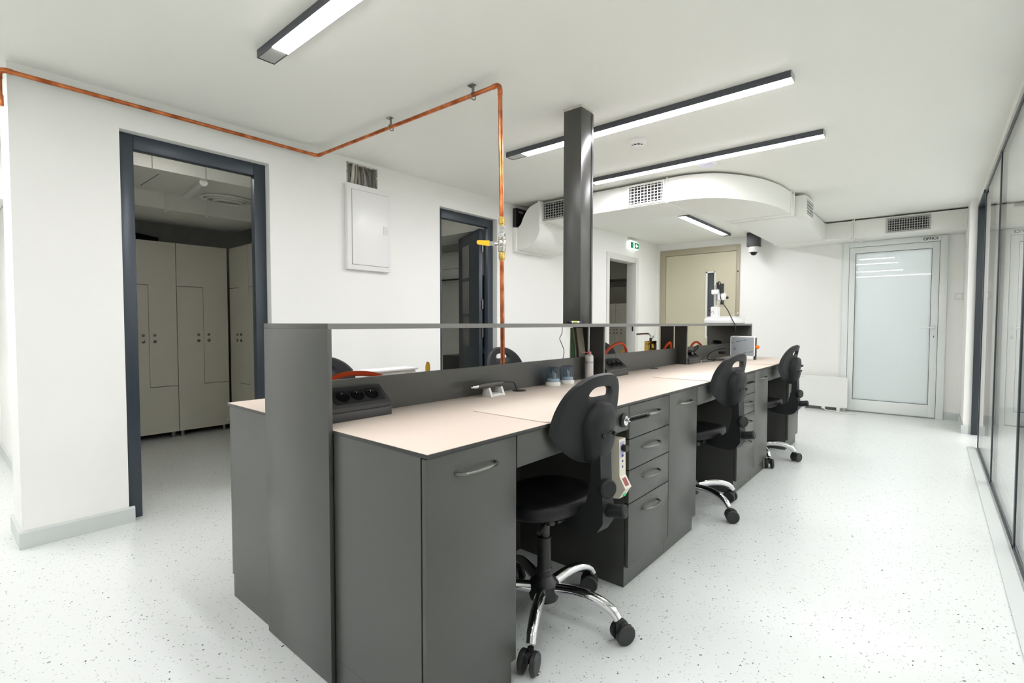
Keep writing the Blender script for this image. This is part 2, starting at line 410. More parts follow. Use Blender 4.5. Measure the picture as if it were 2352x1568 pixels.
# ---- office door in the end wall
d4 = struct('door_4', 'aluminium framed frosted glass office door', (-.41, YF, 0))
fx0, fx1, ft = -.93, .113, 2.21; yf0 = YF-.03
MB().box(fx0, -.864, yf0, YF+.08, 0, ft, .003).build('frame_jamb', 'alu', d4)
MB().box(.042, fx1, yf0, YF+.08, 0, ft, .003).build('frame_jamb', 'alu', d4)
MB().box(-.864, .042, yf0, YF+.08, 2.142, ft, .003).build('frame_head', 'alu', d4)
yl = YF-.026
leaf = MB().box(-.860, -.797, yl, YF+.05, .012, 2.137, .002).build('leaf_stile', 'alu', d4)
MB().box(-.030, .038, yl, YF+.05, .012, 2.137, .002).build('leaf_stile', 'alu', d4)
MB().box(-.797, -.030, yl, YF+.05, 2.064, 2.137, .002).build('leaf_rail', 'alu', d4)
MB().box(-.797, -.030, yl, YF+.05, .012, .161, .002).build('leaf_rail', 'alu', d4)
MB().box(-.797, -.030, YF-.002, YF+.010, .161, 2.064).build('frosted_pane', 'frost', d4)
g = MB()
for a in ((-.797, -.793, .161, 2.064), (-.034, -.030, .161, 2.064), (-.793, -.034, .161, .165), (-.793, -.034, 2.060, 2.064)): g.box(a[0], a[1], YF-.012, YF-.002, a[2], a[3])
g.build('gasket', 'black', d4)
g = MB().box(-.8641, -.8599, YF+.0, YF+.05, .012, 2.142); g.box(.0379, .0421, YF, YF+.05, .012, 2.142); g.box(-.864, .042, YF, YF+.05, 2.1365, 2.1425)  # added black strips stop office light leaking round the leaf
g.build('leak_stop_strip', 'black', d4, smooth=0)
hd = MB().box(-.014, .022, yl-.008, yl, .98, 1.19, .003)
hd = MB().box(-.012, .018, yl-.008, yl, 1.075, 1.135, .003).build('handle_rose', 'alu', d4)
MB().tube(spline([(.003, yl, 1.105), (.003, yl-.045, 1.105), (-.015, yl-.055, 1.105), (-.125, yl-.055, 1.103)], 5), .009, 10).build('lever', 'alu', hd)
MB().lathe([(.024, 0), (.024, .008), (.018, .011)], (.004, yl, 1.0), (0, -1, 0), 18, .65, 1.1).build('lock_escutcheon', 'alu', d4)
MB().box(.001, .007, yl-.013, yl-.011, .985, 1.008).build('keyhole', 'black', d4)
MB().box(-.864, .042, yf0, YF+.08, 0, .012).build('threshold', 'steel', d4)
sg = MB().box(-.142, .045, yf0-.004, yf0, 2.147, 2.202, .001).build('sign_plate', 'alu', d4)
text_mesh('lettering', 'OFFICE', .045, 'blackink', (-.048, yf0-.0048, 2.174), (PI/2, 0, 0), sg)

# ---- beige steel door
d5 = struct('door_5', 'beige steel door with a narrow vision panel', (-2.84, YF, 0))
MB().box(-3.462, -3.364, YF-.025, YF+.06, 0, 2.335, .003).build('frame_jamb', 'beigef', d5)
MB().box(-2.270, -2.222, YF-.025, YF+.06, 0, 2.335, .003).build('frame_jamb', 'beigef', d5)
MB().box(-3.364, -2.270, YF-.025, YF+.06, 2.241, 2.335, .003).build('frame_head', 'beigef', d5)
wx0, wx1, wz0, wz1 = -2.715, -2.575, .95, 1.93
mb = wall_grid(MB(), 'y', YF-.014, YF+.045, -3.360, -2.274, .01, 2.236, [(wx0, wx1, wz0, wz1)]); lf = mb.build('leaf', 'beige', d5, smooth=0)
g = MB()
for a in ((wx0-.004, wx0+.022, wz0-.004, wz1+.022), (wx1-.014, wx1+.008, wz0, wz1+.022), (wx0, wx1, wz1, wz1+.022), (wx0, wx1, wz0-.02, wz0)): g.box(a[0], a[1], YF-.026, YF-.002, a[2], a[3])
g.build('vision_frame', 'whitepl', lf)
MB().box(wx0, wx1, YF+.004, YF+.01, wz0, wz1).build('vision_pane', 'dimglass', lf)
for z in (1.93, 1.12): MB().lathe([(.012, 0), (.012, .004)], (-2.246, YF-.025, z), (0, -1, 0), 12).build('stud', 'black', d5)

# ---- glazed partition on the right
w1 = struct('window_1', 'full height clear glazing in slim dark frames', (XG, 3, 0))
ZT = 2.372
gy = [-1.0, 0.86, 2.21, 3.56, 4.91, 6.26]
for i, y in enumerate(gy):
    MB().box(XG, XG+.034, y-.02, y+.02, .022, ZT-.03, .002).build('post', 'framedark', w1)
for a, b in zip(gy[:-1], gy[1:]):
    MB().box(XG, XG+.034, a-.02, b+.02, 0, .022, .002).build('bottom_rail', 'framedark', w1)
    MB().box(XG, XG+.034, a-.02, b+.02, ZT-.03, ZT, .002).build('top_rail', 'framedark', w1)
    MB().box(XG+.004, XG+.012, a+.02, b-.02, .022, ZT-.03).build('pane', 'glass', w1)
MB().box(XG-.012, XG+.06, -1.0, 7.04, ZT, CEIL).build('trim_1', 'ceil', kind='structure', label='white strip above the glazing')
MB().box(XG-.07, XG-.012, -1.0, 6.285, 0, .006).build('trim_2', 'base', kind='structure', label='pale sealing strip along the foot of the glazing')
d6 = struct('door_6', 'dark jamb of the open doorway at the end of the glazing', (XG, 7.0, 0))
jb = MB().box(XG-.012, XG+.12, 7.0, 7.04, 0, ZT, .002).build('jamb', 'framedark', d6)
for z in (2.12, 1.76, .2):
    hb = MB().box(XG+.055, XG+.085, 6.994, 7.0, z-.045, z+.045, .001).build('hinge', 'black', jb)
    for k in (-1, 0, 1): MB().ball((XG+.07, 6.993, z+k*.025), .006, 8, 6).build('screw', 'nickel', hb)
for z in (2.03, 1.46, .95, .08): MB().ball((XG+.06, 6.999, z), .007, 8, 6).build('screw', 'nickel', jb)
MB().box(XG-.012, XG+.05, 6.285, 7.0, ZT-.03, ZT, .002).build('head', 'framedark', d6)

# ================================================================== LIGHTS (lamps of the room, plus unseen fill lamps)
def strip(name, label, c, length, along, group='linear ceiling lights', hang=.037, dark=.145, flip=False):
    wd = .082; z0 = CEIL-hang
    t = thing(name, label, 'ceiling light', (c[0], c[1], z0), group)
    h = length/2
    def B(m, u0, u1, v0, v1, za, zb, bev=0):
        if along == 'x': return m.box(c[0]+u0, c[0]+u1, c[1]+v0, c[1]+v1, za, zb, bev)
        return m.box(c[0]+v0, c[0]+v1, c[1]+u0, c[1]+u1, za, zb, bev)
    b = MB(); B(b, -h, h, -wd/2, -wd/2+.004, z0, CEIL); B(b, -h, h, wd/2-.004, wd/2, z0, CEIL); B(b, -h, h, -wd/2+.004, wd/2-.004, CEIL-.012, CEIL)
    b.build('housing', 'lamphousing', t)
    for e in (-1, 1):
        q = MB(); B(q, e*h, e*(h+.004), -wd/2, wd/2, z0, CEIL-.0005); q.build('end_cap', 'grille' if e > 0 else 'framedark', t)
    lo, hi = (-h+dark, h-.004) if not flip else (-h+.004, h-dark)
    d = MB(); B(d, lo, hi, -wd/2+.004, wd/2-.004, z0-.0025, z0+.006); d.build('diffuser', 'led', t)
    d = MB()
    if not flip: B(d, -h+.002, lo, -wd/2+.004, wd/2-.004, z0+.002, z0+.006)
    else: B(d, hi, h-.002, -wd/2+.004, wd/2-.004, z0+.002, z0+.006)
    d.build('blank_cover', 'grille', t)
    return t
strip('linear_ceiling_light', 'slim black linear light nearest the viewer, running out of the top of the picture', (-1.515, 1.100, 0), 1.91, 'x')
strip('linear_ceiling_light', 'longest looking black linear light, passing behind the grey column', (-1.540, 2.928, 0), 1.91, 'x')
strip('linear_ceiling_light', 'black linear light just in front of the curved white duct', (-1.544, 3.925, 0), 1.91, 'x')
strip('linear_ceiling_light', 'black linear light beyond the duct, pointing towards the beige door', (-2.285, 6.645, 0), 1.71, 'y', flip=True)
strip('linear_ceiling_light', 'unseen linear fill light between the viewpoint and the back wall', (-.98, -.50, 0), 1.91, 'x')  # out of view, placed as fill for the near part of the room
strip('linear_ceiling_light', 'black linear light in the left corridor beyond the corner', (-5.0, -.9, 0), 1.83, 'x', 'corridor lights')
strip('linear_ceiling_light', 'added unseen linear fill light at the mouth of the left corridor', (-4.25, -.25, 0), 1.83, 'x', 'corridor lights')  # added out of view to lift the left floor and ceiling
for yy, nm in ((1.1, 'nearest'), (2.8, 'second nearest'), (4.4, 'third nearest'), (5.6, 'third farthest'), (6.6, 'second farthest'), (7.6, 'farthest')):
    strip('linear_ceiling_light', '%s black linear light in the room behind the glazing' % nm, (1.55, yy, 0), 1.83, 'x', 'lights behind the glazing')
for yy, nm in ((8.8, 'nearer'), (9.7, 'farther')):
    strip('linear_ceiling_light', '%s black linear light inside the office behind the frosted door' % nm, (-.8, yy, 0), 1.83, 'x', 'office lights')
FILL = emit_mat('fill_lamp_glow', (1.0, .97, .92), 40.0)  # glow of unseen lamps added to brighten the dim side rooms
def fill_lamp(x, y, label):
    t = thing('round_fill_lamp', label, 'ceiling light', (x, y, CEIL-.04), 'added round fill lamps')
    MB().lathe([(.10, -.0005), (.10, -.03), (.085, -.034)], (x, y, CEIL), seg=24).build('lamp_body', 'whitepl', t)
    MB().lathe([(.080, -.034), (.070, -.044), (.030, -.050)], (x, y, CEIL), seg=24).build('lamp_glass', FILL, t)
fill_lamp(-4.0, 1.15, 'added unseen round fill lamp on the locker room ceiling above the first doorway')
fill_lamp(-4.1, 3.05, 'added unseen round fill lamp on the ceiling of the room behind the second doorway')
fill_lamp(-4.2, 7.3, 'added unseen round fill lamp on the ceiling of the room behind the far opening')

# ================================================================== BENCH
CX = (-.974-2.2588)/2            # mirror plane of the double bench
ZT_, ZB_ = .816, .804
Y0, Y1 = .8238, 5.478
def mx(x, s): return x if s > 0 else 2*CX-x
def handle(parent, s, yc, z, xf, ln=.16):
    P = [(0, -ln/2), (.014, -ln/2+.004), (.026, -ln/2+.02), (.032, -.02), (.032, .02), (.026, ln/2-.02), (.014, ln/2-.004), (0, ln/2)]
    MB().tube([(mx(xf+a, s), yc+b, z) for a, b in P], .0048, 8).build('handle', 'darksteel', parent)
SIDE = {1: 'facing the aisle', -1: 'on the side facing the left wall'}
XFR = -.985
def carcass(t, s, ya, yb, side_near=False):
    th = .018; xa, xb = -1.60, -1.005
    MB().box(mx(xa, s), mx(xb, s), ya, ya+th, .085 if not side_near else .085, ZB_).build('side_panel', 'laminate', t, smooth=0)
    MB().box(mx(xa, s), mx(xb, s), yb-th, yb, .085, ZB_).build('side_panel', 'laminate', t, smooth=0)
    MB().box(mx(xa, s), mx(xa+.008, s), ya+th, yb-th, .085, ZB_).build('back_panel', 'carcass', t, smooth=0)
    MB().box(mx(xa+.008, s), mx(xb, s), ya+th, yb-th, .085, .103).build('bottom_panel', 'carcass', t, smooth=0)
    MB().box(mx(xa, s), mx(-1.005, s), ya, yb-.002, 0, .0845).build('plinth', 'laminate', t, smooth=0)
def cupboard(s, ya, yb, label):
    t = thing('bench_cupboard', label, 'cabinet', (mx(-1.3, s), (ya+yb)/2, 0), 'cupboards under the bench')
    carcass(t, s, ya, yb)
    d = MB().box(mx(-1.003, s), mx(XFR, s), ya+.002, yb-.002, .088, .800, .0012).build('door', 'laminate', t)
    handle(d, s, (ya+yb)/2, .742, XFR)
    return t
def drawers(s, ya, yb, label):
    t = thing('bench_drawer_unit', label, 'drawer unit', (mx(-1.3, s), (ya+yb)/2, 0), 'drawer units under the bench')
    carcass(t, s, ya, yb)
    zs = (.088, .371, .517, .652, .800)
    for i in range(4):
        d = MB().box(mx(-1.003, s), mx(XFR, s), ya+.002, yb-.002, zs[i]+.002, zs[i+1]-.002, .0012).build('drawer', 'laminate', t)
        handle(d, s, (ya+yb)/2, (zs[i+1]-.055), XFR)
    return t
def knee(s, ya, yb, label):
    t = thing('knee_space_panel', label, 'bench panel', (mx(-1.3, s), (ya+yb)/2, .0), 'knee space panels under the bench')
    MB().box(mx(-1.003, s), mx(XFR, s), ya+.003, yb-.003, .698, .800, .0012).build('apron', 'laminate', t)
    MB().box(mx(-1.60, s), mx(-1.585, s), ya, yb, 0, ZB_).build('back_panel', 'carcass', t, smooth=0)
    MB().box(mx(-1.58, s), mx(-1.01, s), ya+.02, yb-.02, .786, .803).build('under_rail', 'carcass', t, smooth=0)
seg = [('c', Y0, 1.190), ('k', 1.190, 1.945), ('d', 1.945, 2.370), ('c', 2.370, 2.750), ('k', 2.750, 3.500), ('d', 3.500, 3.920), ('c', 3.920, 4.295), ('k', 4.295, 5.052), ('d', 5.052, 5.476)]
segL = [('c', Y0, .980), ('k', .980, 1.700), ('d', 1.700, 2.320), ('k', 2.320, 3.080), ('d', 3.080, 3.800), ('k', 3.800, 4.560), ('d', 4.560, 5.050), ('c', 5.050, 5.476)]
LABS = {
 1: ['grey bench cupboard at the near end, one bow handle, facing the aisle', 'grey apron behind the nearest chair backrest', 'grey stack of four drawers behind the nearest chair', 'grey narrow cupboard right of the nearest drawer stack', 'grey apron behind the middle aisle chair',
     'grey stack of four drawers behind the middle aisle chair', 'grey narrow cupboard right of the middle drawer stack', 'grey apron behind the farthest aisle chair', 'grey stack of four drawers at the far end of the bench'],
 -1: ['narrow grey bench cupboard at the near left corner of the bench', 'grey apron on the left side by the nearest wall side chair', 'grey drawer stack on the hidden left side, nearest', 'grey apron on the left side by the middle wall side chair',
      'grey drawer stack on the hidden left side, middle', 'grey apron on the left side by the farthest wall side chair', 'grey drawer stack on the hidden left side, farthest', 'grey bench cupboard on the hidden left side at the far end']}
for s in (1, -1):
    for i, (k, a, b) in enumerate(seg if s > 0 else segL):
        {'c': cupboard, 'k': knee, 'd': drawers}[k](s, a, b, LABS[s][i])
# worktops
def worktop(s, label):
    t = thing('worktop', label, 'worktop', (mx(-1.3, s), 3.15, ZB_), 'bench worktops')
    MB().box(mx(-1.6158, s), mx(-.974, s), .8208, 5.482, ZB_, ZT_-.0012, .0008).build('core_board', 'core', t)
    MB().box(mx(-1.6158, s), mx(-.9746, s), .8214, 5.4814, ZT_-.0012, ZT_).build('laminate_sheet', 'top', t, smooth=0)
worktop(1, 'long beige worktop with dark edge facing the aisle')
worktop(-1, 'long beige worktop with dark edge on the left side of the bench')
# gallery: end panels, shelf, splash board, dividers
SX0, SX1, SZ = -1.8653, -1.4243, 1.149
gal = thing('bench_gallery', 'dark grey raised shelf with end panels running along the middle of the bench', 'shelf', (CX, 3.15, 0))
MB().box(SX0, SX1, .806, .8205, .006, 1.131, .0008).build('end_panel', 'laminate', gal)
MB().box(SX0, SX1, 5.4825, 5.515, .006, 1.131, .0008).build('end_panel', 'laminate', gal)
MB().box(SX0, SX1, .806, 5.517, 1.1312, SZ, .0008).build('shelf_board', 'laminate', gal)
MB().box(SX1, SX1+.0008, .807, 5.516, 1.1316, SZ-.0004).build('edge_band', 'edge', gal, smooth=0)
sp = [(.8212, 2.985), (2.988, 5.482)]
for a, b in sp: MB().box(-1.6315, -1.6035-.011, a, b, ZB_ if 0 else ZT_+.0002, .948).build('splash_board', 'laminate', gal, smooth=0)
for y in (2.68, 4.02):
    MB().box(-1.633, -1.532, y, y+.018, ZT_+.0002, 1.131).build('divider', 'carcass', gal, smooth=0)
    MB().box(-1.532, -1.5312, y, y+.018, ZT_+.0002, 1.131).build('divider_edge', 'edge', gal, smooth=0)
    MB().box(-1.755, -1.648, y, y+.018, ZT_+.0002, 1.131).build('divider', 'carcass', gal, smooth=0)
# grey column from the shelf to the ceiling
c = thing('service_column', 'square dark grey metal column rising from the bench shelf to the ceiling', 'column', (-1.672, 2.6, SZ))
MB().box(-1.735, -1.61, 2.537, 2.668, SZ, 2.424, .003).build('sheet_casing', 'column', c)
MB().box(-1.609, -1.6065, 2.652, 2.668, SZ, 2.416).build('folded_seam', 'column', c, smooth=0)
mb = MB(); P = []
for (xa, ya, xb, yb) in ((-1.735, 2.537, -1.61, 2.537), (-1.61, 2.537, -1.61, 2.668), (-1.61, 2.668, -1.735, 2.668), (-1.735, 2.668, -1.735, 2.537)):
    for i in range(9):
        t = i/9; P.append((xa+(xb-xa)*t, ya+(yb-ya)*t))
n = len(P); cxm, cym = -1.6725, 2.6025
vs = []; 
for z, k in ((2.421, .97), (2.4384, 1.02)):
    for p in P:
        r = k+random.uniform(-.03, .05); vs.append((cxm+(p[0]-cxm)*r, cym+(p[1]-cym)*r, z+(random.uniform(-.004, .004) if z < 2.42 else 0)))
mb.add(vs, [(i, (i+1) % n, n+(i+1) % n, n+i) for i in range(n)]+[tuple(range(n))]).build('rough_plaster_collar', 'plaster', c, smooth=0)

# ================================================================== CHAIRS
def plate(N=56, K=9):
    """perforated, curved backrest plate"""
    outer = []; inner = []
    H0, Hh = .0, .30
    for i in range(N):
        a = 2*PI*i/N; ca, sa = math.cos(a), math.sin(a)
        # outline: wide rounded dome, narrower at the bottom
        if sa >= 0: y, z = .194*math.copysign(abs(ca)**.82, ca), .115+.195*abs(sa)**.92
        else: y, z = .194*math.copysign(abs(ca)**.95, ca)*(1-.28*abs(sa)), .115-.125*abs(sa)**1.05
        outer.append((y, z))
        # slot
        y2 = .056*math.copysign(abs(ca)**.6, ca); z2 = .2455+.0165*math.copysign(abs(sa)**.75, sa)-1.2*y2*y2
        inner.append((y2, z2))
    def P3(y, z, off):
        lean = .15*(z-.05)+.10*max(0, z-.16)**1.4
        bow = -1.2*y*y
        return (lean+bow+off, y, z)
    rings = []
    ks = [i/K for i in range(K+1)]
    def ring(t, off):
        return [P3(inner[i][0]*(1-t)+outer[i][0]*t, inner[i][1]*(1-t)+outer[i][1]*t, off) for i in range(N)]
    th = .013
    for t in ks:
        e = min(1, min(t, 1-t)/.07); rings.append(ring(t, th*math.sqrt(max(0, 1-(1-e)**2))))
    for t in ks[::-1]:
        e = min(1, min(t, 1-t)/.07); rings.append(ring(t, -th*math.sqrt(max(0, 1-(1-e)**2))))
    # drop duplicate rim rings
    rings = rings[:K+1]+rings[K+2:-1]
    vs = [p for r in rings for p in r]; fs = []; R = len(rings)
    for a in range(R):
        b = (a+1) % R
        for i in range(N):
            j = (i+1) % N; fs.append((a*N+i, a*N+j, b*N+j, b*N+i))
    return vs, fs
def make_chair():
    t = thing('technician_chair', '', 'chair', (0, 0, 0), 'technician chairs around the bench')
    hub = MB().lathe([(.030, .075), (.055, .085), (.062, .11), (.058, .145), (.040, .165), (.032, .175)]).build('base_hub', 'black', t)
    for k in range(5):
        a = math.radians(8+72*k); ca, sa = math.cos(a), math.sin(a)
        P = spline([(.045*ca, .045*sa, .128), (.13*ca, .13*sa, .140), (.21*ca, .21*sa, .136), (.27*ca, .27*sa, .115), (.297*ca, .297*sa, .086)], 5)
        lg = MB().tube(P, [.0225-.0055*abs(i/(len(P)-1)) for i in range(len(P))], 12).build('leg', 'chrome', t)
        cx_, cy_ = .300*ca, .300*sa
        swa = a+.9+1.3*k; dx, dy = math.cos(swa), math.sin(swa)
        q = MB().cyl((cx_, cy_, .078), (cx_, cy_, .045), .011)
        ccx, ccy = cx_+dx*.016, cy_+dy*.016
        q.box(ccx-.009, ccx+.009, ccy-.02, ccy+.02, .040, .066, .003)
        cs = q.build('castor', 'wheel', t)
        for e in (-1, 1):
            nx, ny = -dy*e, dx*e
            MB().lathe([(.012, .011), (.032, .011), (.037, .014), (.037, .027), (.033, .031)], (ccx, ccy, .038), (nx, ny, 0), 20).build('castor_wheel', 'wheel', cs)
    MB().lathe([(.031, .175), (.031, .20), (.027, .205), (.027, .318), (.029, .322), (.029, .326)]).build('gas_lift_cover', 'black', t)
    MB().lathe([(.0215, .326), (.0215, .44)]).build('gas_lift', 'black', t)
    mech = MB().box(-.10, .13, -.075, .075, .430, .452, .004).build('seat_mechanism', 'black', t)
    MB().tube([(.05, -.03, .438), (.09, -.10, .430), (.12, -.17, .423)], [.005, .005, .009], 8).build('lift_lever', 'black', mech)
    MB().cyl((.075, -.055, .440), (.075, -.055, .408), .017).build('tension_knob', 'black', mech)
    # moulded seat: dished, front lip lower, straight rear edge
    vs = []; fs = []; n = 48; prof = [(0, .502), (.3, .500), (.6, .498), (.82, .504), (.93, .506), (.985, .498), (1.0, .482), (.99, .466), (.94, .454), (.6, .450), (0, .450)]
    for r, z in prof:
        for k in range(n):
            a = 2*PI*k/n; c_, s_ = math.cos(a), math.sin(a)
            x = .200*math.copysign(abs(c_)**.8, c_); y = .215*math.copysign(abs(s_)**.85, s_)
            dz = -.022*max(0, -c_)**2*r*r + .016*max(0, c_)**2*r*r
            vs.append((x*r-.005, y*r, z+dz))
    for i in range(len(prof)-1):
        for k in range(n):
            l = (k+1) % n; fs.append((i*n+k, i*n+l, (i+1)*n+l, (i+1)*n+k))
    MB().add(vs, fs).build('seat', 'seatblack', t, smooth=60)
    # support arm of the backrest
    arm = MB()
    arm.prism([(.08, .428), (.20, .410), (.27, .408), (.305, .425), (.330, .462), (.330, .52), (.322, .60), (.318, .70), (.284, .70), (.278, .60), (.258, .515), (.225, .488), (.15, .462), (.08, .45)], 'y', -.034, .034)
    am = arm.build('back_arm', 'chairgrey', t, smooth=50)
    MB().lathe([(.030, 0), (.033, .006), (.033, .026), (.028, .032)], (.320, -.012, .585), (1, -.35, 0), 22).build('height_knob', 'chairgrey', am)
    MB().lathe([(.021, 0), (.023, .008), (.023, .065), (.017, .070)], (.326, .004, .500), (1, .10, .18), 18).build('tilt_knob', 'chairgrey', am)
    v, f = plate(); off = (.258, 0, .668)
    v = [(p[0]+off[0], p[1], p[2]+off[2]) for p in v]
    bk = MB().add(v, f).build('backrest', 'chairgrey', t, smooth=60)
    # boss behind the plate
    bs = MB(); vs = []; fs = []; n = 28
    lev = [(.0, 1.0), (.030, .97), (.048, .86), (.056, .6), (.058, .0)]
    for h, r in lev:
        for k in range(n):
            a = 2*PI*k/n; c_, s_ = math.cos(a), math.sin(a)
            y = .078*r*math.copysign(abs(c_)**.8, c_)*(1.0 if s_ > 0 else .86); z = .105+(.108 if s_ > 0 else .118)*r*s_
            base = .15*(z-.05)+.10*max(0, z-.16)**1.4-1.2*y*y
            vs.append((off[0]+base+.004+h*(1.15 if s_ < 0 else 1.0), y, off[2]+z))
    for i in range(len(lev)-1):
        for k in range(n):
            l = (k+1) % n; fs.append((i*n+k, i*n+l, (i+1)*n+l, (i+1)*n+k))
    bo = bs.add(vs, fs).build('backrest_bracket', 'chairgrey', bk, smooth=50)
    for y in (-.034, .034): MB().ball((off[0]+.0745, y, off[2]+.100), .0075, 10, 7).build('bolt_hole', 'black2', bo)
    return t
ch = make_chair()
CH = [((-1.135, 1.540), -4, 10, 'nearest technician chair on the aisle side, charcoal backrest with grip slot'),
      ((-1.156, 3.112), -9, -23, 'middle technician chair of the three on the aisle side, grip slot showing the beige worktop'),
      ((-1.145, 4.595), -4, 15.5, 'farthest technician chair on the aisle side, close to the white heater'),
      ((-2.115, 1.330), 181, 200, 'technician chair half hidden by the near end panel, behind the orange hose'),
      ((-2.115, 2.710), 178, 188, 'technician chair on the wall side, seen behind the vertical copper pipe'),
      ((-2.115, 4.180), 181, 190, 'technician chair on the wall side, mostly hidden behind the middle divider and hose')]
chairs = [ch]+[copy_tree(ch) for _ in CH[1:]]
for o, ((x, y), a, star, lab) in zip(chairs, CH):
    o.location = (x, y, 0); o.rotation_euler = (0, 0, math.radians(a)); o['label'] = lab
    for p in o.children:                      # the five-star base turns freely under the seat
        if o is ch and p.name.split('.')[0] in ('backrest', 'back_arm'): p.location.x = -.04   # back set closer to the seat
        if p.name.split('.')[0] in ('leg', 'castor'): p.rotation_euler = (0, 0, math.radians(star-8-a))

# ================================================================== THINGS ON THE BENCH
def sockets(s, ya, yb, label):
    xb_, xf_ = (-1.612, -1.515) if s > 0 else (2*CX+1.606, 2*CX+1.515)
    sg = 1 if s > 0 else -1
    t = thing('socket_box', label, 'socket box', ((xb_+xf_)/2, (ya+yb)/2, ZT_), 'triple socket boxes')
    z = ZT_+.0003
    base = MB().box(xb_, xf_, ya, yb, z, z+.030, .002).build('base_tray', 'darkgrey', t)
    d = xf_-xb_
    body = MB().prism([(xb_, z+.034), (xf_-d*.02, z+.034), (xf_-d*.02, z+.046), (xb_+d*.20, z+.104), (xb_, z+.104)], 'y', ya, yb)
    bo = body.build('housing', 'darkgrey', t, smooth=20)
    MB().box(xb_+.002*sg, xf_-d*.05, ya+.003, yb-.003, z+.030, z+.034).build('shadow_gap', 'black2', t, smooth=0)
    nrm = Vector((.058*sg, 0, abs(d)*.78)).normalized(); nrm = Vector((.058*sg, 0, .078)).normalized()
    mid = Vector((xf_-d*.41, 0, z+.075))
    L = yb-ya
    e1 = Vector((.078*sg, 0, -.058)).normalized()
    pl = []; 
    for (u, y) in ((-.030, ya+L*.22), (.030, ya+L*.22), (.030, yb-L*.07), (-.030, yb-L*.07)): pl.append(Vector((mid.x, y, mid.z))+e1*u)
    pv = [p+nrm*.0005 for p in pl]+[p+nrm*.003 for p in pl]
    MB().add(pv, [(3, 2, 1, 0), (4, 5, 6, 7), (0, 1, 5, 4), (1, 2, 6, 5), (2, 3, 7, 6), (3, 0, 4, 7)]).build('faceplate', 'black', bo, smooth=0)
    for k in range(3):
        c_ = Vector((mid.x, ya+L*(.36+.21*k), mid.z))+nrm*.003
        sk_ = MB().lathe([(.0235, 0), (.0235, .0035), (.021, .0035), (.0195, .0008), (.004, .0006)], c_, nrm, 22).build('socket_outlet', 'black2', bo)
        MB().ball(c_-e1*.012+nrm*.004, .0022, 8, 6).build('earth_pin', 'nickel', sk_)
sockets(1, .835, 1.110, 'black triple socket box next to the near end panel')
sockets(1, 2.700, 2.975, 'dark triple socket box right of the middle divider, above the nearest chair')
sockets(1, 4.040, 4.300, 'dark socket box right of the far divider with a black plug and looped lead')
def pad(ya, yb, xa, xb, label):
    mb = MB().prism(rrect(xa, xb, ya, yb, .018), 'z', ZT_+.0004, ZT_+.0028)
    mb.build('desk_pad', 'matpad', org=((xa+xb)/2, (ya+yb)/2, ZT_), label=label, category='desk pad', group='desk pads')
pad(1.345, 1.803, -1.338, -.980, 'pale beige desk pad left of the nearest chair backrest')
pad(2.925, 3.385, -1.336, -.980, 'pale beige desk pad left of the middle aisle chair')
pad(4.44, 4.90, -1.336, -.980, 'pale beige desk pad at the far station, in front of the metal faced box')
# handpiece on its stand
st = thing('handpiece_stand', 'white plastic cradle beside the splash board under the grey handpiece', 'stand', (-1.545, 1.70, ZT_))
for y in (1.655, 1.738):
    mb = MB(); mb.prism([(-1.58, ZT_+.0003), (-1.518, ZT_+.0003), (-1.523, ZT_+.012), (-1.536, ZT_+.040), (-1.546, ZT_+.036), (-1.556, ZT_+.036), (-1.566, ZT_+.044), (-1.576, ZT_+.012)], 'y', y, y+.012); mb.build('cradle_cheek', 'whitepl', st, smooth=20)
MB().box(-1.58, -1.518, 1.667, 1.738, ZT_+.0003, ZT_+.011, .001).build('foot', 'whitepl', st)
hp = thing('handpiece', 'grey micromotor handpiece with steel tip lying on a white cradle', 'handpiece', (-1.55, 1.70, ZT_+.05))
ax = Vector((0, 1, .015)).normalized(); c0 = Vector((-1.551, 1.60, ZT_+.0515))
MB().lathe([(.010, 0), (.0125, .012), (.0135, .05), (.0135, .10), (.0130, .155), (.009, .165)], c0, ax, 18).build('motor_sleeve', 'column', hp)
MB().lathe([(.0035, -.045), (.0035, -.036), (.0065, -.034), (.0065, -.022), (.009, -.018), (.009, 0)], c0, ax, 14).build('chuck', 'chrome', hp)
p0 = c0+ax*.165
MB().tube(spline([p0, p0+Vector((0, .03, .002)), p0+Vector((-.004, .075, -.004)), (-1.561, 1.868, ZT_+.04), (-1.561, 1.888, ZT_+.004)], 7), .0035, 8).build('lead', 'black', hp)
def grommet(x, y, label):
    MB().lathe([(.032, 0), (.034, .001), (.033, .0035), (.026, .0045), (.004, .004)], (x, y, ZT_+.0003), (0, 0, 1), 22).build('cable_grommet', 'black', org=(x, y, ZT_), label=label, category='grommet', group='cable grommets')
grommet(-1.561, 1.905, 'black cable grommet in the worktop where the handpiece lead goes down')
grommet(-1.58, 3.50, 'flat black cable grommet alone on the worktop between the dividers')
# bur jars
def jar(x, y, label):
    t = thing('bur_jar', label, 'jar', (x, y, ZT_), 'clear covered bur jars')
    z = ZT_+.0003
    MB().lathe([(.040, 0), (.0415, .004), (.0405, .018), (.038, .022)], (x, y, z), seg=28).build('base_ring', 'whitepl', t)
    bl = MB().lathe([(.034, .0225), (.034, .036), (.030, .038), (.024, .038)], (x, y, z), seg=20).build('bur_block', 'whitepl', t)
    for k in range(11):
        a = k*2.4; r = .004+.0023*k; h = .058+.026*random.random()
        MB().cyl((x+r*math.cos(a), y+r*math.sin(a), z+.038), (x+r*math.cos(a), y+r*math.sin(a), z+h), .0019 if k % 3 else .0036, 6).build('bur', 'steel' if k % 3 else 'whitepl', bl)
    s_ = MB().lathe([(.0378, .0222), (.0372, .085), (.035, .093), (.029, .099), (.016, .1025), (.003, .103)], (x, y, z), seg=28)
    s_.build('clear_cover', 'cover', t, smooth=50)
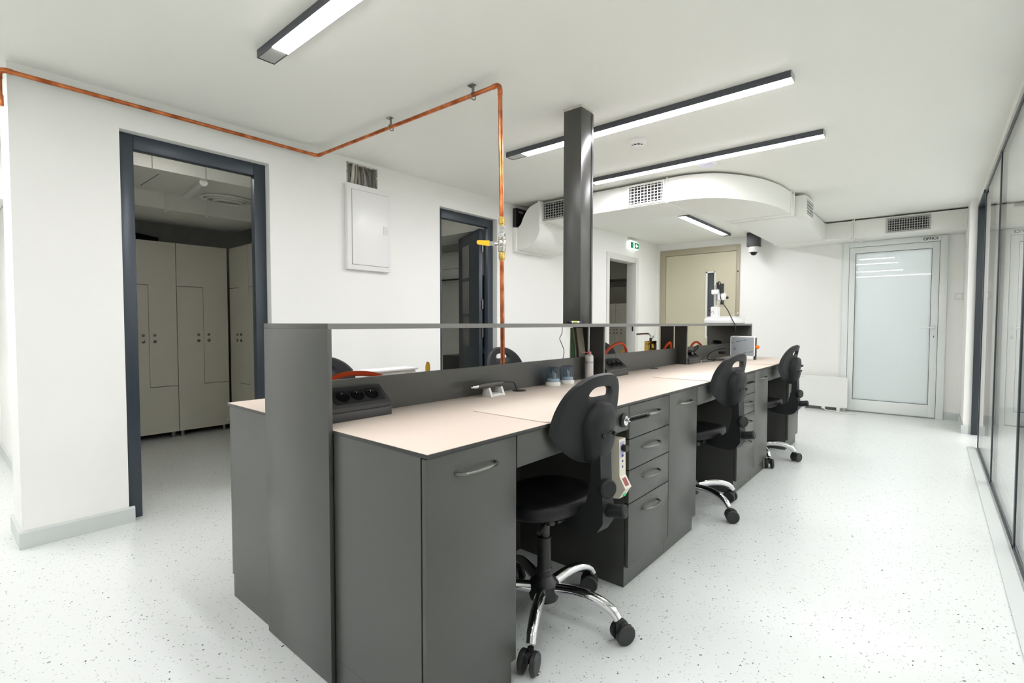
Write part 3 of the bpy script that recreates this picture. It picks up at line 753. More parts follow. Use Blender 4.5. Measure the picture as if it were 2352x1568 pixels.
jar(-1.556, 2.185, 'clear covered bur jar on a white base, the left one of the pair')
jar(-1.552, 2.312, 'clear covered bur jar on a white base, the right one by the spray can')
cn = thing('spray_can', 'white aerosol can with a pale red straw nozzle in front of the divider', 'spray can', (-1.575, 2.585, ZT_))
X_, Y_ = -1.575, 2.585
MB().lathe([(.024, .0003), (.0255, .004), (.0255, .135), (.023, .143), (.014, .150)], (X_, Y_, ZT_), seg=22).build('can_body', 'can', cn)
MB().lathe([(.012, .150), (.012, .163), (.009, .167)], (X_, Y_, ZT_), seg=14).build('actuator', 'pink', cn)
MB().tube([(X_, Y_, ZT_+.160), (X_-.03, Y_-.03, ZT_+.161)], .0025, 8).build('straw', 'pink', cn)
MB().lathe([(.0257, .098), (.0257, .101)], (X_, Y_, ZT_), seg=22).build('printed_band', 'ink', cn)
MB().lathe([(.0257, .107), (.0257, .109)], (X_, Y_, ZT_), seg=22).build('printed_band', 'ink', cn)
# black lead with plug at the far socket box
ld = thing('black_lead', 'black mains lead looped from the socket box across the far worktop', 'cable', (-1.5, 4.5, ZT_))
MB().tube(spline([(-1.55, 4.20, .90), (-1.535, 4.22, .945), (-1.53, 4.27, .965), (-1.545, 4.30, .94), (-1.555, 4.245, .905)], 8), .006, 8).build('looped_flex', 'black2', ld)
MB().lathe([(.012, 0), (.019, .01), (.019, .03), (.008, .045)], (-1.555, 4.15, .875), (.5, .2, .8), 14).build('plug', 'black2', ld)
MB().tube(spline([(-1.512, 4.33, .823), (-1.49, 4.45, .823), (-1.47, 4.55, .823), (-1.50, 4.60, .830), (-1.53, 4.52, .828), (-1.49, 4.47, .833), (-1.45, 4.56, .824), (-1.43, 4.66, .823), (-1.46, 4.74, .823), (-1.52, 4.70, .824), (-1.56, 4.60, .835), (-1.56, 4.66, .875), (-1.54, 4.80, .905), (-1.50, 4.93, .915)], 7), .0048, 8).build('flex', 'black2', ld)
MB().box(-1.56, -1.50, 4.90, 4.96, .86, .885, .004).build('inline_adapter', 'black', ld)
# metal faced box with orange knob
dv = thing('metal_faced_box', 'upright white box with film covered metal face and orange side knob at the far end', 'device', (-1.355, 4.97, ZT_))
yv = 4.955
MB().prism(rrect(-1.470, -1.252, ZT_+.028, 1.034, .016), 'y', yv, yv+.035).build('white_case', 'white', dv)
fp = MB().prism(rrect(-1.460, -1.262, ZT_+.036, 1.022, .008), 'y', yv-.0015, yv).build('metal_face', 'film', dv)
MB().box(-1.470, -1.262, yv-.012, yv+.05, ZT_+.0003, ZT_+.028, .003).build('foot_bar', 'white', dv)
MB().box(-1.262, -1.250, yv-.010, yv+.05, ZT_+.0003, ZT_+.034, .003).build('foot_end', 'black', dv)
MB().box(-1.252, -1.244, yv+.004, yv+.03, ZT_+.03, 1.02, .001).build('side_strip', 'darkgrey', dv)
MB().ball((-1.234, yv+.012, .934), .018).build('knob', 'orangeball', dv)
mk = MB(); random.seed(3)
def squig(x0, z0, x1, z1, n):
    for i in range(n):
        t = i/n
        if random.random() < .12: continue
        x = x0+(x1-x0)*t; z = z0+(z1-z0)*t; h = random.choice((.006, .008, .011)); mk.box(x, x+(x1-x0)/n*.72, yv-.0022, yv-.0014, z-h/2, z+h/2)
squig(-1.457, .968, -1.438, .974, 4); squig(-1.425, .978, -1.325, 1.000, 16); squig(-1.375, .868, -1.325, .880, 9); squig(-1.305, .884, -1.268, .892, 6)
mk.box(-1.4305, -1.4275, yv-.0022, yv-.0014, .902, .938)
mk.prism([(-1.4442, .918), (-1.4290, .900), (-1.4138, .918), (-1.4165, .920), (-1.4290, .9055), (-1.4415, .920)], 'y', yv-.0022, yv-.0014)
mk.build('printed_arrow_and_lettering', 'ink', fp, smooth=0)
# microscope on the far end of the shelf
ms = thing('stereo_microscope', 'white stand microscope with chrome pillar and black camera at the far end of the shelf', 'microscope', (-1.63, 5.1, SZ))
z = SZ+.0003; yM = 5.05
MB().box(-1.72, -1.432, 4.95, 5.30, z, z+.055, .012).build('base_slab', 'white', ms)
MB().box(-1.70, -1.45, 4.97, 5.27, z+.055, z+.068, .005).build('stage', 'whitepl', ms)
MB().prism(rrect(-1.70, -1.635, z+.06, z+.165, .012), 'y', 4.98, 5.05).build('pillar_socket', 'white', ms)
MB().cyl((-1.667, 5.015, z+.16), (-1.667, 5.015, z+.375), .0165, 18).build('pillar', 'chrome', ms)
MB().ball((-1.715, 5.0, z+.135), .016).build('clamp_knob', 'black', ms)
MB().box(-1.70, -1.628, 4.985, 5.045, z+.285, z+.330, .006).build('pillar_clamp', 'white', ms)
hd_ = MB().box(-1.645, -1.575, 4.99, 5.05, z+.225, z+.30, .010).build('zoom_head', 'white', ms)
MB().cyl((-1.62, 5.02, z+.30), (-1.655, 5.02, z+.40), .013, 14).build('eyepiece', 'black', hd_)
MB().cyl((-1.60, 4.985, z+.30), (-1.60, 4.985, z+.385), .020, 16).build('camera_tube', 'black', hd_)
MB().lathe([(.014, 0), (.018, -.03), (.018, -.045)], (-1.605, 5.02, z+.23), (0, 0, 1), 16).build('objective', 'black', hd_)
MB().ball((-1.553, 5.0, z+.25), .013).build('focus_knob', 'black', hd_)
for k in range(4): MB().box(-1.635+.0, -1.595, 5.03, 5.032, z+.165+.012*k, z+.168+.012*k).build('scale_mark', 'ink', ms)
rg = MB().tube([(-1.683+.011*math.cos(a)*1, 4.979, z+.11+.013*math.sin(a)) for a in [PI*1.2-2*PI*.8*i/14 for i in range(15)]], .0016, 6).build('ring_emblem', 'redp', ms)
tr = MB()
for a in range(3): tr.tube([(-1.55+.03*a, 5.08, z+.068), (-1.545+.03*a, 5.09, z+.10), (-1.52+.02*a, 5.10, z+.105)], .003, 6)
tr.build('specimen_clamp', 'nickel', ms)
MB().tube(spline([(-1.60, 4.985, z+.385), (-1.592, 4.98, z+.405), (-1.575, 4.975, z+.38), (-1.575, 4.97, z+.27), (-1.55, 4.965, z+.20), (-1.50, 4.955, z+.13), (-1.45, 4.93, z+.04), (-1.416, 4.92, z-.02), (-1.410, 4.92, z-.10), (-1.40, 4.975, 1.036)], 7), .0042, 8).build('camera_lead', 'black2', ms)

for o in ms.children:
    if o.name.split('.')[0] not in ('base_slab', 'stage', 'camera_lead'): o.location.x += .035

# clutter on the left side worktop, seen through the gallery
def hose(P, label, r=.0105):
    mb = MB().tube(spline(P, 8), r, 10); mb.build('gas_hose', 'orange', org=P[0], label=label, category='hose', group='orange gas hoses')
LT = ZT_+.011
hose([(-1.74, .93, LT), (-1.735, .95, .90), (-1.73, 1.01, .945), (-1.73, 1.10, .953), (-1.73, 1.20, .936), (-1.735, 1.29, .89), (-1.74, 1.33, LT)], 'orange gas hose arching behind the splash board near the end panel')
hose([(-1.73, 2.98, LT), (-1.725, 3.00, .90), (-1.72, 3.08, .975), (-1.72, 3.22, 1.010), (-1.72, 3.31, .985), (-1.72, 3.345, .92), (-1.72, 3.35, LT)], 'orange gas hose arching just right of the middle divider')
hose([(-1.72, 3.87, LT), (-1.70, 3.91, .90), (-1.675, 3.945, .965), (-1.655, 3.97, .995), (-1.651, 3.985, .96), (-1.653, 3.99, LT)], 'short orange gas hose standing against the far divider')
hose([(-1.70, 4.50, LT), (-1.70, 4.54, .91), (-1.70, 4.62, .965), (-1.70, 4.72, .975), (-1.70, 4.82, .945), (-1.70, 4.90, .90), (-1.70, 4.93, LT)], 'orange gas hose arching above the looped black lead')
hose([(-1.68, 5.12, LT), (-1.67, 5.16, .90), (-1.665, 5.24, .925), (-1.66, 5.34, .93), (-1.66, 5.42, .90), (-1.66, 5.45, LT)], 'orange gas hose in front of the far end panel beside the black nozzle')
nz = thing('suction_nozzle', 'black oval suction nozzle in front of the far end panel', 'nozzle', (-1.74, 5.35, ZT_))
MB().ball((-1.73, 5.35, .955), .055, 18, 10, 1.1, .9, .42).build('hood', 'black2', nz)
MB().cyl((-1.75, 5.37, ZT_+.0003), (-1.74, 5.36, .95), .016).build('stem', 'black', nz)
def valve(x, y, label, tall=.97):
    t = thing('gas_valve', label, 'valve', (x, y, ZT_), 'yellow lever gas valves')
    MB().lathe([(.020, .0003), (.020, .01), (.012, .014), (.012, .05), (.016, .055), (.016, .075), (.010, .08)], (x, y, ZT_), seg=14).build('valve_body', 'brass', t)
    MB().prism([(y-.010, ZT_+.075), (y+.012, ZT_+.075), (y+.013, tall-.02), (y+.008, tall-.004), (y+.001, tall), (y-.005, tall-.006), (y-.009, tall-.02)], 'x', x-.004, x+.004).build('lever', 'yellow', t, smooth=40)
valve(-1.75, 1.478, 'gas valve with upright yellow lever between the end panel and the copper pipe', .976)
valve(-1.76, 2.99, 'gas valve with yellow lever half hidden by the middle divider', .965)
valve(-1.75, 3.335, 'gas valve with yellow lever beneath the arching hose, left of the brass flask clamp', .955)
# translucent box with marker strokes
bx = thing('storage_box', 'translucent white storage box with black marker strokes, on the left worktop', 'box', (-2.05, 1.48, ZT_))
mb = MB().box(-2.16, -2.062, 1.365, 1.665, ZT_+.0003, ZT_+.092, .006); mb.build('tub', 'translucent', bx)
MB().box(-2.168, -2.054, 1.355, 1.675, ZT_+.0925, ZT_+.104, .004).build('lid', 'translucent', bx)
X3, X4 = -2.0618, -2.0610
mb = MB().box(X3, X4, 1.548, 1.572, ZT_+.066, ZT_+.070); mb.box(X3, X4, 1.558, 1.563, ZT_+.048, ZT_+.066)
mb.box(X3, X4, 1.628, 1.632, ZT_+.058, ZT_+.080); mb.box(X3, X4, 1.618, 1.622, ZT_+.068, ZT_+.076)
mb.build('marker_strokes', 'blackink', bx, smooth=0)
# brass flask clamp
bc = thing('flask_clamp', 'brass flask clamp with steel crank handle on the left worktop', 'clamp', (-1.78, 3.86, ZT_))
xb, yb, z = -1.78, 3.88, ZT_+.0003
for y in (yb-.062, yb+.062): MB().box(xb-.022, xb+.022, y-.010, y+.010, z, z+.168, .004).build('frame_post', 'brass', bc)
MB().box(xb-.022, xb+.022, yb-.072, yb+.072, z+.168, z+.190, .004).build('frame_bridge', 'brass', bc)
MB().box(xb-.030, xb+.030, yb-.078, yb+.078, z, z+.012, .003).build('frame_base', 'brass', bc)
MB().lathe([(.046, .012), (.046, .05), (.044, .052), (.044, .056), (.046, .058), (.046, .125), (.038, .132)], (xb, yb, z), seg=26).build('flask', 'brass', bc)
MB().cyl((xb, yb, z+.13), (xb, yb, z+.215), .010).build('screw_spindle', 'black', bc)
MB().tube(spline([(xb, yb, z+.21), (xb-.002, yb-.006, z+.238), (xb-.01, yb-.03, z+.250), (xb-.02, yb-.08, z+.250), (xb-.035, yb-.20, z+.247)], 7), .0068, 10).build('crank_handle', 'chrome', bc)
MB().tube([(xb, yb+.01, z+.205), (xb, yb+.055, z+.232), (xb, yb+.063, z+.229), (xb, yb+.05, z+.216), (xb, yb+.02, z+.197)], .0022, 6).build('wire_loop', 'steel', bc)
# folders leaning against the left divider
for m, x0, x1, tl, lab in (('tanfile', -1.733, -1.722, -.002, 'grey brown card folder leaning on the divider, leftmost of the folders'), ('greenfile', -1.718, -1.698, -.016, 'green folder leaning on the divider between grey ones'),
                           ('tanfile', -1.693, -1.685, -.022, 'grey brown card folder leaning on the divider, right of the green one'), ('tanfile', -1.675, -1.667, -.014, 'bent grey brown card folder leaning on the divider, rightmost')):
    MB().prism([(x0, ZT_+.0003), (x1, ZT_+.0003), (x1+(.008 if x0 > -1.676 else 0), .97), (x1+tl, 1.122), (x1+tl-.006, 1.122), (x0+(.008 if x0 > -1.676 else 0), .97)], 'y', 2.612, 2.676).build('card_folder', m, org=((x0+x1)/2, 2.644, ZT_), smooth=0, label=lab, category='folder', group='folders by the divider')
MB().tube(spline([(-1.70, 2.48, 1.130), (-1.70, 2.477, 1.09), (-1.70, 2.455, 1.06), (-1.70, 2.480, 1.02), (-1.70, 2.50, .985), (-1.70, 2.492, .945), (-1.70, 2.465, .925), (-1.70, 2.455, .88), (-1.70, 2.44, ZT_+.004)], 6), .0022, 6).build('thin_cable', 'cable2', org=(-1.70, 2.48, ZT_), label='thin kinked grey cable hanging from the shelf left of the folders', category='cable')
pn = thing('marker_pen', 'black capped marker pen lying on the shelf at the foot of the column', 'pen', (-1.585, 2.47, SZ))
z = SZ+.0078
MB().cyl((-1.60, 2.395, z), (-1.595, 2.415, z), .0075, 12).build('cap', 'black2', pn)
MB().cyl((-1.595, 2.415, z), (-1.580, 2.475, z), .0070, 12).build('barrel', 'white', pn)
MB().cyl((-1.592, 2.427, z+.0005), (-1.584, 2.459, z+.0005), .0072, 12).build('label_wrap', 'limegreen', pn)
MB().cyl((-1.580, 2.475, z), (-1.575, 2.495, z), .0035, 10).build('tip', 'cable2', pn)
# things on the left wall glimpsed right of the column
sd = thing('soap_dispenser', 'white bottle like dispenser on the wall beside the column foot', 'dispenser', (XW+.05, 5.32, 1.12))
MB().lathe([(.045, 1.10), (.05, 1.12), (.05, 1.22), (.035, 1.25), (.016, 1.26)], (XW+.055, 5.33, 0), seg=18).build('bottle', 'whitepl', sd)
MB().box(XW+.02, XW+.09, 5.29, 5.37, 1.262, 1.285, .006).build('pump_head', 'grille', sd)
hk = thing('red_hook', 'small red wall clip right of the grey column', 'hook', (XW+.01, 5.33, 1.57), 'red wall clips')
MB().box(XW, XW+.02, 5.29, 5.37, 1.54, 1.59, .004).build('clip', 'redp', hk)
hk = thing('red_hook', 'thin pale red wall rod below the red clip beside the column', 'hook', (XW+.01, 5.33, 1.40), 'red wall clips')
MB().cyl((XW+.012, 5.27, 1.39), (XW+.02, 5.40, 1.405), .008).build('rod', 'pink', hk)

# armrest grips and control units on the knee space panels
def grip(y, label):
    t = thing('handpiece_rest', label, 'bench rest', (XFR, y, .75), 'ribbed bench rests')
    MB().lathe([(.026, 0), (.030, .004), (.030, .010), (.022, .016)], (XFR, y, .745), (1, 0, 0), 22).build('mount_disc', 'black', t)
    MB().lathe([(.018, .014), (.020, .016), (.020, .018), (.012, .020)], (XFR, y, .745), (1, 0, 0), 22).build('chrome_ring', 'chrome', t)
    MB().ball((XFR+.028, y, .749), .009).build('ball_joint', 'chrome', t)
    a = Vector((XFR+.034, y+.000, .753)); d = Vector((.90, .0, .32)).normalized(); prof = []
    for k in range(15): prof += [(.0105, .004+k*.0055), (.0088, .0068+k*.0055)]
    prof = [(.006, 0)]+prof+[(.006, .092)]
    MB().lathe(prof, a, d, 16).build('ribbed_grip', 'black2', t, smooth=60)
grip(1.885, 'black ribbed rest on a chrome joint next to the nearest drawer stack')
grip(3.44, 'black ribbed rest next to the middle drawer stack')
grip(4.99, 'black ribbed rest next to the far drawer stack')
cu = thing('motor_control_unit', 'cream motor control unit with knob, red display and green switch beside the nearest drawer stack', 'control unit', (-1.0, 1.88, .46))
ya, yb = 1.838, 1.892
KZ = lambda z: .672-(.672-z)*1.16
prof = [(-1.10, .672), (-.975, .672), (-.972, KZ(.540)), (-.945, KZ(.500)), (-.955, KZ(.488)), (-.972, KZ(.462)), (-1.10, KZ(.445))]
MB().prism(prof, 'y', ya, yb).build('case', 'cream', cu, smooth=20)
fp = MB().box(-.9765, -.9735, ya+.010, yb-.010, KZ(.545), KZ(.662), .001).build('control_strip', 'lilac', cu)
MB().lathe([(.014, 0), (.0155, .003), (.0155, .020), (.013, .023)], (-.9735, (ya+yb)/2, KZ(.640)), (1, 0, 0), 18).build('speed_knob', 'black', fp)
for z in (.612, .592, .572): MB().lathe([(.005, 0), (.005, .002)], (-.9735, (ya+yb)/2, KZ(z)), (1, 0, 0), 10).build('button', 'bluebtn', fp)
q = MB().box(-.0015, .0015, ya+.013, yb-.013, -.017, .017); q.rot(-.53, 'Y', (0, 0, 0)); q.v = [(p[0]-.9585, p[1], p[2]+KZ(.520)) for p in q.v]
q.build('display', 'red', cu, smooth=0)
MB().box(-.9655, -.9615, ya+.016, yb-.016, KZ(.484), KZ(.468)).build('power_switch', 'greenled', cu, smooth=0)

# ================================================================== COPPER PIPE WITH VALVE
cp = thing('copper_pipe', 'bare copper pipe along the left wall and ceiling, dropping to the bench', 'pipe', (-3.465, 1.9, 2.37))
zp = 2.372; rp = .0112; xw_ = XW+.048; yp = 1.905; xd, yd = -1.742, 1.965
MB().tube([(xw_, .290, zp), (xw_, yp-.03, zp)], rp, 14).build('wall_run', 'copper', cp)
MB().tube([(xw_, .274, zp-.02), (xw_, .274, zp-.155)], rp, 14).build('down_stub', 'copper', cp)
MB().tube([(xw_+.03, yp, zp), (xd-.03, yd, zp+.012)], rp, 14).build('ceiling_run', 'copper', cp)
MB().tube([(xd, yd, zp-.02), (-1.724, 1.958, 1.68)], rp, 14).build('upper_drop', 'copper', cp)
MB().tube([(-1.722, 1.957, 1.50), (-1.708, 1.950, ZT_+.0003)], rp, 14).build('lower_drop', 'copper', cp)
def elbow(P, k=6): MB().tube(spline(P, k), rp*1.18, 14).build('elbow', 'copper', cp)
elbow([(xw_, yp-.045, zp), (xw_, yp-.022, zp), (xw_+.008, yp-.006, zp), (xw_+.025, yp, zp), (xw_+.05, yp+.001, zp)])
elbow([(xd-.05, yd-.002, zp+.011), (xd-.025, yd-.001, zp+.012), (xd-.007, yd, zp+.003), (xd, yd, zp-.016), (xd, yd, zp-.045)])
elbow([(xw_, .324, zp), (xw_, .299, zp), (xw_, .281, zp-.007), (xw_, .274, zp-.022), (xw_, .274, zp-.045)])
MB().lathe([(rp*1.18, 0), (rp*1.35, .004), (rp*1.35, .05), (rp*1.2, .054)], (xw_, .274, zp-.175), (0, 0, 1), 14).build('socket_end', 'copper', cp)
for (x, y) in ((-2.63, 1.936), (-1.93, 1.958)):
    q = MB().tube([(x, y-.018, zp+.012+.0), (x, y, zp+.026), (x, y+.018, zp+.012), (x, y+.016, zp-.010), (x, y, zp-.016), (x, y-.016, zp-.010)], .0035, 6, closed=True)
    q.box(x-.008, x+.008, y-.003, y+.003, zp+.024, CEIL-.001); q.box(x-.03, x+.008, y-.014, y+.014, CEIL-.006, CEIL-.0005)
    q.build('pipe_clip', 'steel', cp)
vx, vy = -1.7228, 1.9575
vv = MB().lathe([(.0135, 1.655), (.0135, 1.662), (.0165, 1.664), (.0165, 1.690), (.0135, 1.692), (.0135, 1.700)], (vx, vy, 0)).build('compression_joint', 'brass', cp)
MB().lathe([(.0150, 1.598), (.0180, 1.602), (.0180, 1.618), (.0140, 1.622), (.0140, 1.640), (.0170, 1.642), (.0170, 1.655)], (vx, vy, 0), seg=8).build('union_nut', 'chrome', cp)
vb = MB().lathe([(.0190, 1.520), (.0200, 1.522), (.0200, 1.545), (.0175, 1.548), (.0215, 1.556), (.0215, 1.572), (.0175, 1.580), (.0200, 1.584), (.0200, 1.598)], (vx, vy, 0), seg=12).build('valve_body', 'nickel', cp)
MB().lathe([(.0135, 1.475), (.0135, 1.482), (.0165, 1.484), (.0165, 1.512), (.0150, 1.520)], (vx, vy, 0)).build('compression_joint', 'brass', cp)
hx, hy = -rt.x, -rt.y
def along(d, z, off=0.0): return (vx+hx*d+hy*off, vy+hy*d-hx*off, z)
MB().tube([along(.018, 1.562), along(.036, 1.562)], .008, 10).build('valve_stem', 'nickel', vb)
def lever(name, m, d0, d1, z0, z1, hw0, hw1, th):
    P = [(d0, z0+hw0), (d0, z0-hw0), (d1*.92+d0*.08, z1-hw1), (d1, z1-hw1*.3), (d1, z1+hw1*.3), (d1*.92+d0*.08, z1+hw1)]
    vs = [along(a, b, -th) for a, b in P]+[along(a, b, th) for a, b in P]; n = len(P)
    MB().add(vs, [tuple(range(n)), tuple(range(n, 2*n))[::-1]]+[(i, (i+1) % n, n+(i+1) % n, n+i) for i in range(n)]).build(name, m, vb, smooth=20)
lever('lever_shank', 'nickel', .030, .066, 1.563, 1.564, .011, .011, .002)
lever('lever_sleeve', 'yellow', .064, .130, 1.565, 1.570, .014, .011, .005)

# ================================================================== LEFT WALL FITTINGS
ep = thing('electrical_panel', 'white recessed electrical cabinet on the left wall below the cables', 'electrical panel', (XW, 2.34, 1.57))
ya, yb, za, zb = 2.145, 2.545, 1.572, 2.236
MB().box(XW, XW+.045, ya, yb, za, zb, .004).build('cabinet', 'white', ep)
MB().box(XW+.045, XW+.050, ya+.038, yb-.028, za+.040, zb-.045, .001).build('door', 'white', ep)
g = MB()
for a in ((ya+.0355, ya+.038, za+.0375, zb-.0425), (yb-.028, yb-.0255, za+.0375, zb-.0425), (ya+.038, yb-.028, za+.0375, za+.040), (ya+.038, yb-.028, zb-.045, zb-.0425)): g.box(XW+.045, XW+.0462, *a)
g.build('door_gap', 'cable2', ep, smooth=0)
MB().box(XW+.050, XW+.0535, yb-.075, yb-.035, 1.875, 1.940, .001).build('latch', 'whitepl', ep)
cb = thing('cable_bundle', 'grey cables rising from the electrical cabinet into a rough hole in the wall', 'cables', (XW, 2.31, 2.235))
random.seed(11)
for k in range(17):
    y = NICHE[0]+.012+k*.0163; sh = random.uniform(-.02, .035); x = XW-.03+random.uniform(-.03, .018)
    MB().tube(spline([(x, y+sh*.6, NICHE[2]-.02 if 0 else NICHE[2]+.001), (x+.008, y+sh*.3, 2.29), (x+.004, y, 2.35), (x-.01, y-sh*.5, NICHE[3]-.001)], 3), random.uniform(.0065, .009), 7).build('cable', 'cable' if k % 3 else 'cable2', cb)
MB().tube([(XW+.006, 2.205, 2.24), (XW+.008, 2.215, 2.30), (XW-.01, 2.235, 2.405)], .012, 8).build('conduit', 'plaster', cb)
# ragged plaster edge
mb = MB(); random.seed(5)
def rag(y0, y1, z0, z1, n, horiz):
    for i in range(n):
        t0, t1 = i/n, (i+1)/n
        if horiz: mb.box(XW-.02, XW+.001, y0+(y1-y0)*t0, y0+(y1-y0)*t1, z0, z0+random.uniform(.003, .014)*(1 if z1 > z0 else -1))
        else: mb.box(XW-.02, XW+.001, y0, y0+random.uniform(.002, .012)*(1 if y1 > y0 else -1), z0+(z1-z0)*t0, z0+(z1-z0)*t1)
rag(NICHE[0], NICHE[0]+1, NICHE[2], NICHE[3], 12, False); rag(NICHE[1], NICHE[1]-1, NICHE[2], NICHE[3], 14, False); rag(NICHE[0], NICHE[1], NICHE[3], NICHE[3]-1, 18, True)
mb.build('ragged_plaster', 'plaster', cb, smooth=0)
bb = thing('alarm_box', 'black box with pale label high on the left wall behind the duct elbow', 'box', (XW, 4.25, 2.2))
MB().box(XW, XW+.05, 4.17, 4.40, 2.196, 2.395, .006).build('case', 'black2', bb)
MB().box(XW+.0502, XW+.0512, 4.215, 4.290, 2.345, 2.368).build('label_plate', 'cable2', bb, smooth=0)
MB().box(XW+.0502, XW+.0512, 4.240, 4.250, 2.310, 2.325).build('indicator', 'nickel', bb, smooth=0)
ex = thing('exit_sign', 'small green and white illuminated exit sign above the far opening', 'exit sign', (XW, 7.03, 2.27))
ya, yb, za, zb = 6.80, 7.085, 2.262, 2.372
MB().box(XW, XW+.062, ya, yb, za, zb, .005).build('housing', 'exitwhite', ex)
MB().box(XW, XW+.05, ya+.03, yb+.02, 2.390, 2.402, .003).build('top_diffuser', 'whitepl', ex)
fc = MB().box(XW+.0622, XW+.0632, ya+.012, yb-.012, za+.012, zb-.012).build('green_face', 'green', ex, smooth=0)
pm = MB(); X0, X1 = XW+.0633, XW+.0640
pm.box(X0, X1, ya+.095, ya+.140, za+.018, zb-.018)                                   # door
pm.prism([(ya+.165, za+.055), (ya+.205, za+.088), (ya+.205, za+.066), (ya+.245, za+.066), (ya+.245, za+.044), (ya+.205, za+.044), (ya+.205, za+.022)], 'x', X0, X1)   # arrow
pm.build('door_and_arrow', 'exitwhite', fc, smooth=0)
rm = MB(); X2 = X1+.0004                                                              # running figure
rm.prism(arc((ya+.122, za+.083), .006, 0, 2*PI-.01, 10), 'x', X1, X2)
for a, b, w_ in (((ya+.120, za+.076), (ya+.112, za+.052), .005), ((ya+.119, za+.073), (ya+.131, za+.062), .0025), ((ya+.117, za+.072), (ya+.104, za+.064), .0025), ((ya+.112, za+.054), (ya+.124, za+.040), .003), ((ya+.124, za+.040), (ya+.118, za+.026), .003), ((ya+.112, za+.054), (ya+.102, za+.036), .003)):
    d = Vector((b[0]-a[0], b[1]-a[1])).normalized(); nrm_ = Vector((-d.y, d.x))*w_
    rm.prism([(a[0]+nrm_.x, a[1]+nrm_.y), (a[0]-nrm_.x, a[1]-nrm_.y), (b[0]-nrm_.x, b[1]-nrm_.y), (b[0]+nrm_.x, b[1]+nrm_.y)], 'x', X1, X2)
rm.build('running_figure', 'green', fc, smooth=0)

# ================================================================== CEILING FITTINGS
sm = thing('smoke_detector', 'round white smoke detector between the ceiling lights', 'smoke detector', (-1.62, 3.29, CEIL))
X_, Y_ = -1.62, 3.285
MB().lathe([(.058, 0), (.060, -.006), (.058, -.024), (.050, -.034), (.040, -.036)], (X_, Y_, CEIL-.0004), (0, 0, 1), 28).build('base', 'whitepl', sm)
MB().lathe([(.036, -.034), (.036, -.046)], (X_, Y_, CEIL), (0, 0, 1), 24).build('sensing_chamber', 'black2', sm)
MB().lathe([(.040, -.046), (.040, -.050), (.032, -.056), (.010, -.058)], (X_, Y_, CEIL), (0, 0, 1), 28).build('cap', 'whitepl', sm)
for k in range(10):
    a = 2*PI*k/10; MB().cyl((X_+.038*math.cos(a), Y_+.038*math.sin(a), CEIL-.034), (X_+.038*math.cos(a), Y_+.038*math.sin(a), CEIL-.048), .003, 6).build('rib', 'whitepl', sm)
ap = thing('access_point', 'flat white ceiling disc with a pale violet ring just in front of the duct', 'access point', (-1.40, 4.05, CEIL))
X_, Y_ = -1.40, 4.07
MB().lathe([(.095, 0), (.100, -.006), (.095, -.020), (.070, -.028), (.030, -.030)], (X_, Y_, CEIL-.0004), (0, 0, 1), 32).build('disc', 'whitepl', ap)
MB().tube([(X_+.045*math.cos(2*PI*k/24), Y_+.045*math.sin(2*PI*k/24), CEIL-.030) for k in range(24)], .002, 6, closed=True).build('light_ring', 'purple', ap)
dc = thing('dome_camera', 'white dome camera under a dark square housing near the end wall', 'security camera', (-1.98, 7.7, CEIL))
X_, Y_ = -1.975, 7.66
MB().box(X_-.078, X_+.078, Y_-.078, Y_+.078, 2.238, CEIL-.0005, .006).build('ceiling_housing', 'darkgrey', dc)
MB().lathe([(.070, 2.237), (.070, 2.205), (.066, 2.203), (.066, 2.200), (.070, 2.198), (.068, 2.165), (.060, 2.160)], (X_, Y_, 0), seg=26).build('camera_body', 'whitepl', dc)
MB().lathe([(.062, 2.160), (.044, 2.156), (.042, 2.145), (.032, 2.128), (.016, 2.120), (.004, 2.119)], (X_, Y_, 0), seg=22).build('dome', 'black2', dc, smooth=60)

# ================================================================== AIR DUCT
du = thing('air_duct', 'white air duct running under the ceiling, curving towards the end wall', 'air duct', (-2.5, 4.5, 2.21))
zd0, zd1 = 2.212, 2.418
CURVE = spline([(-1.80, 4.245, 0), (-1.70, 4.248, 0), (-1.563, 4.282, 0), (-1.418, 4.376, 0), (-1.292, 4.546, 0), (-1.18, 4.79, 0), (-1.108, 5.101, 0), (-1.083, 5.436, 0)], 5)
CV = [(p.x, p.y) for p in CURVE]
MB().box(-3.17, -1.80, 4.245, 4.86, zd0, zd1, .003).build('straight_section', 'duct', du)
MB().prism(CV+[(-1.66, 5.436), (-1.66, 4.86), (-1.80, 4.86)], 'z', zd0, zd1).build('curved_section', 'duct', du, smooth=30)
MB().box(-1.66, -1.080, 5.436, 7.45, zd0, zd1, .003).build('long_section', 'duct', du)
MB().box(-1.66, .262-.001, 7.45, YF-.0005, zd0, zd1, .003).build('end_wall_section', 'duct', du)
def flange(x0, x1, y0, y1):
    MB().box(x0, x1, y0, y1, zd0-.008, zd1+.006, .002).build('flange', 'duct', du)
flange(-1.815, -1.80, 4.235, 4.868); flange(-1.668, -1.072, 5.43, 5.445); flange(-1.668, -1.072, 5.575, 5.585)
flange(-1.668, -1.072, 7.43, 7.44); flange(-.80, -.785, 7.44, YF-.001)
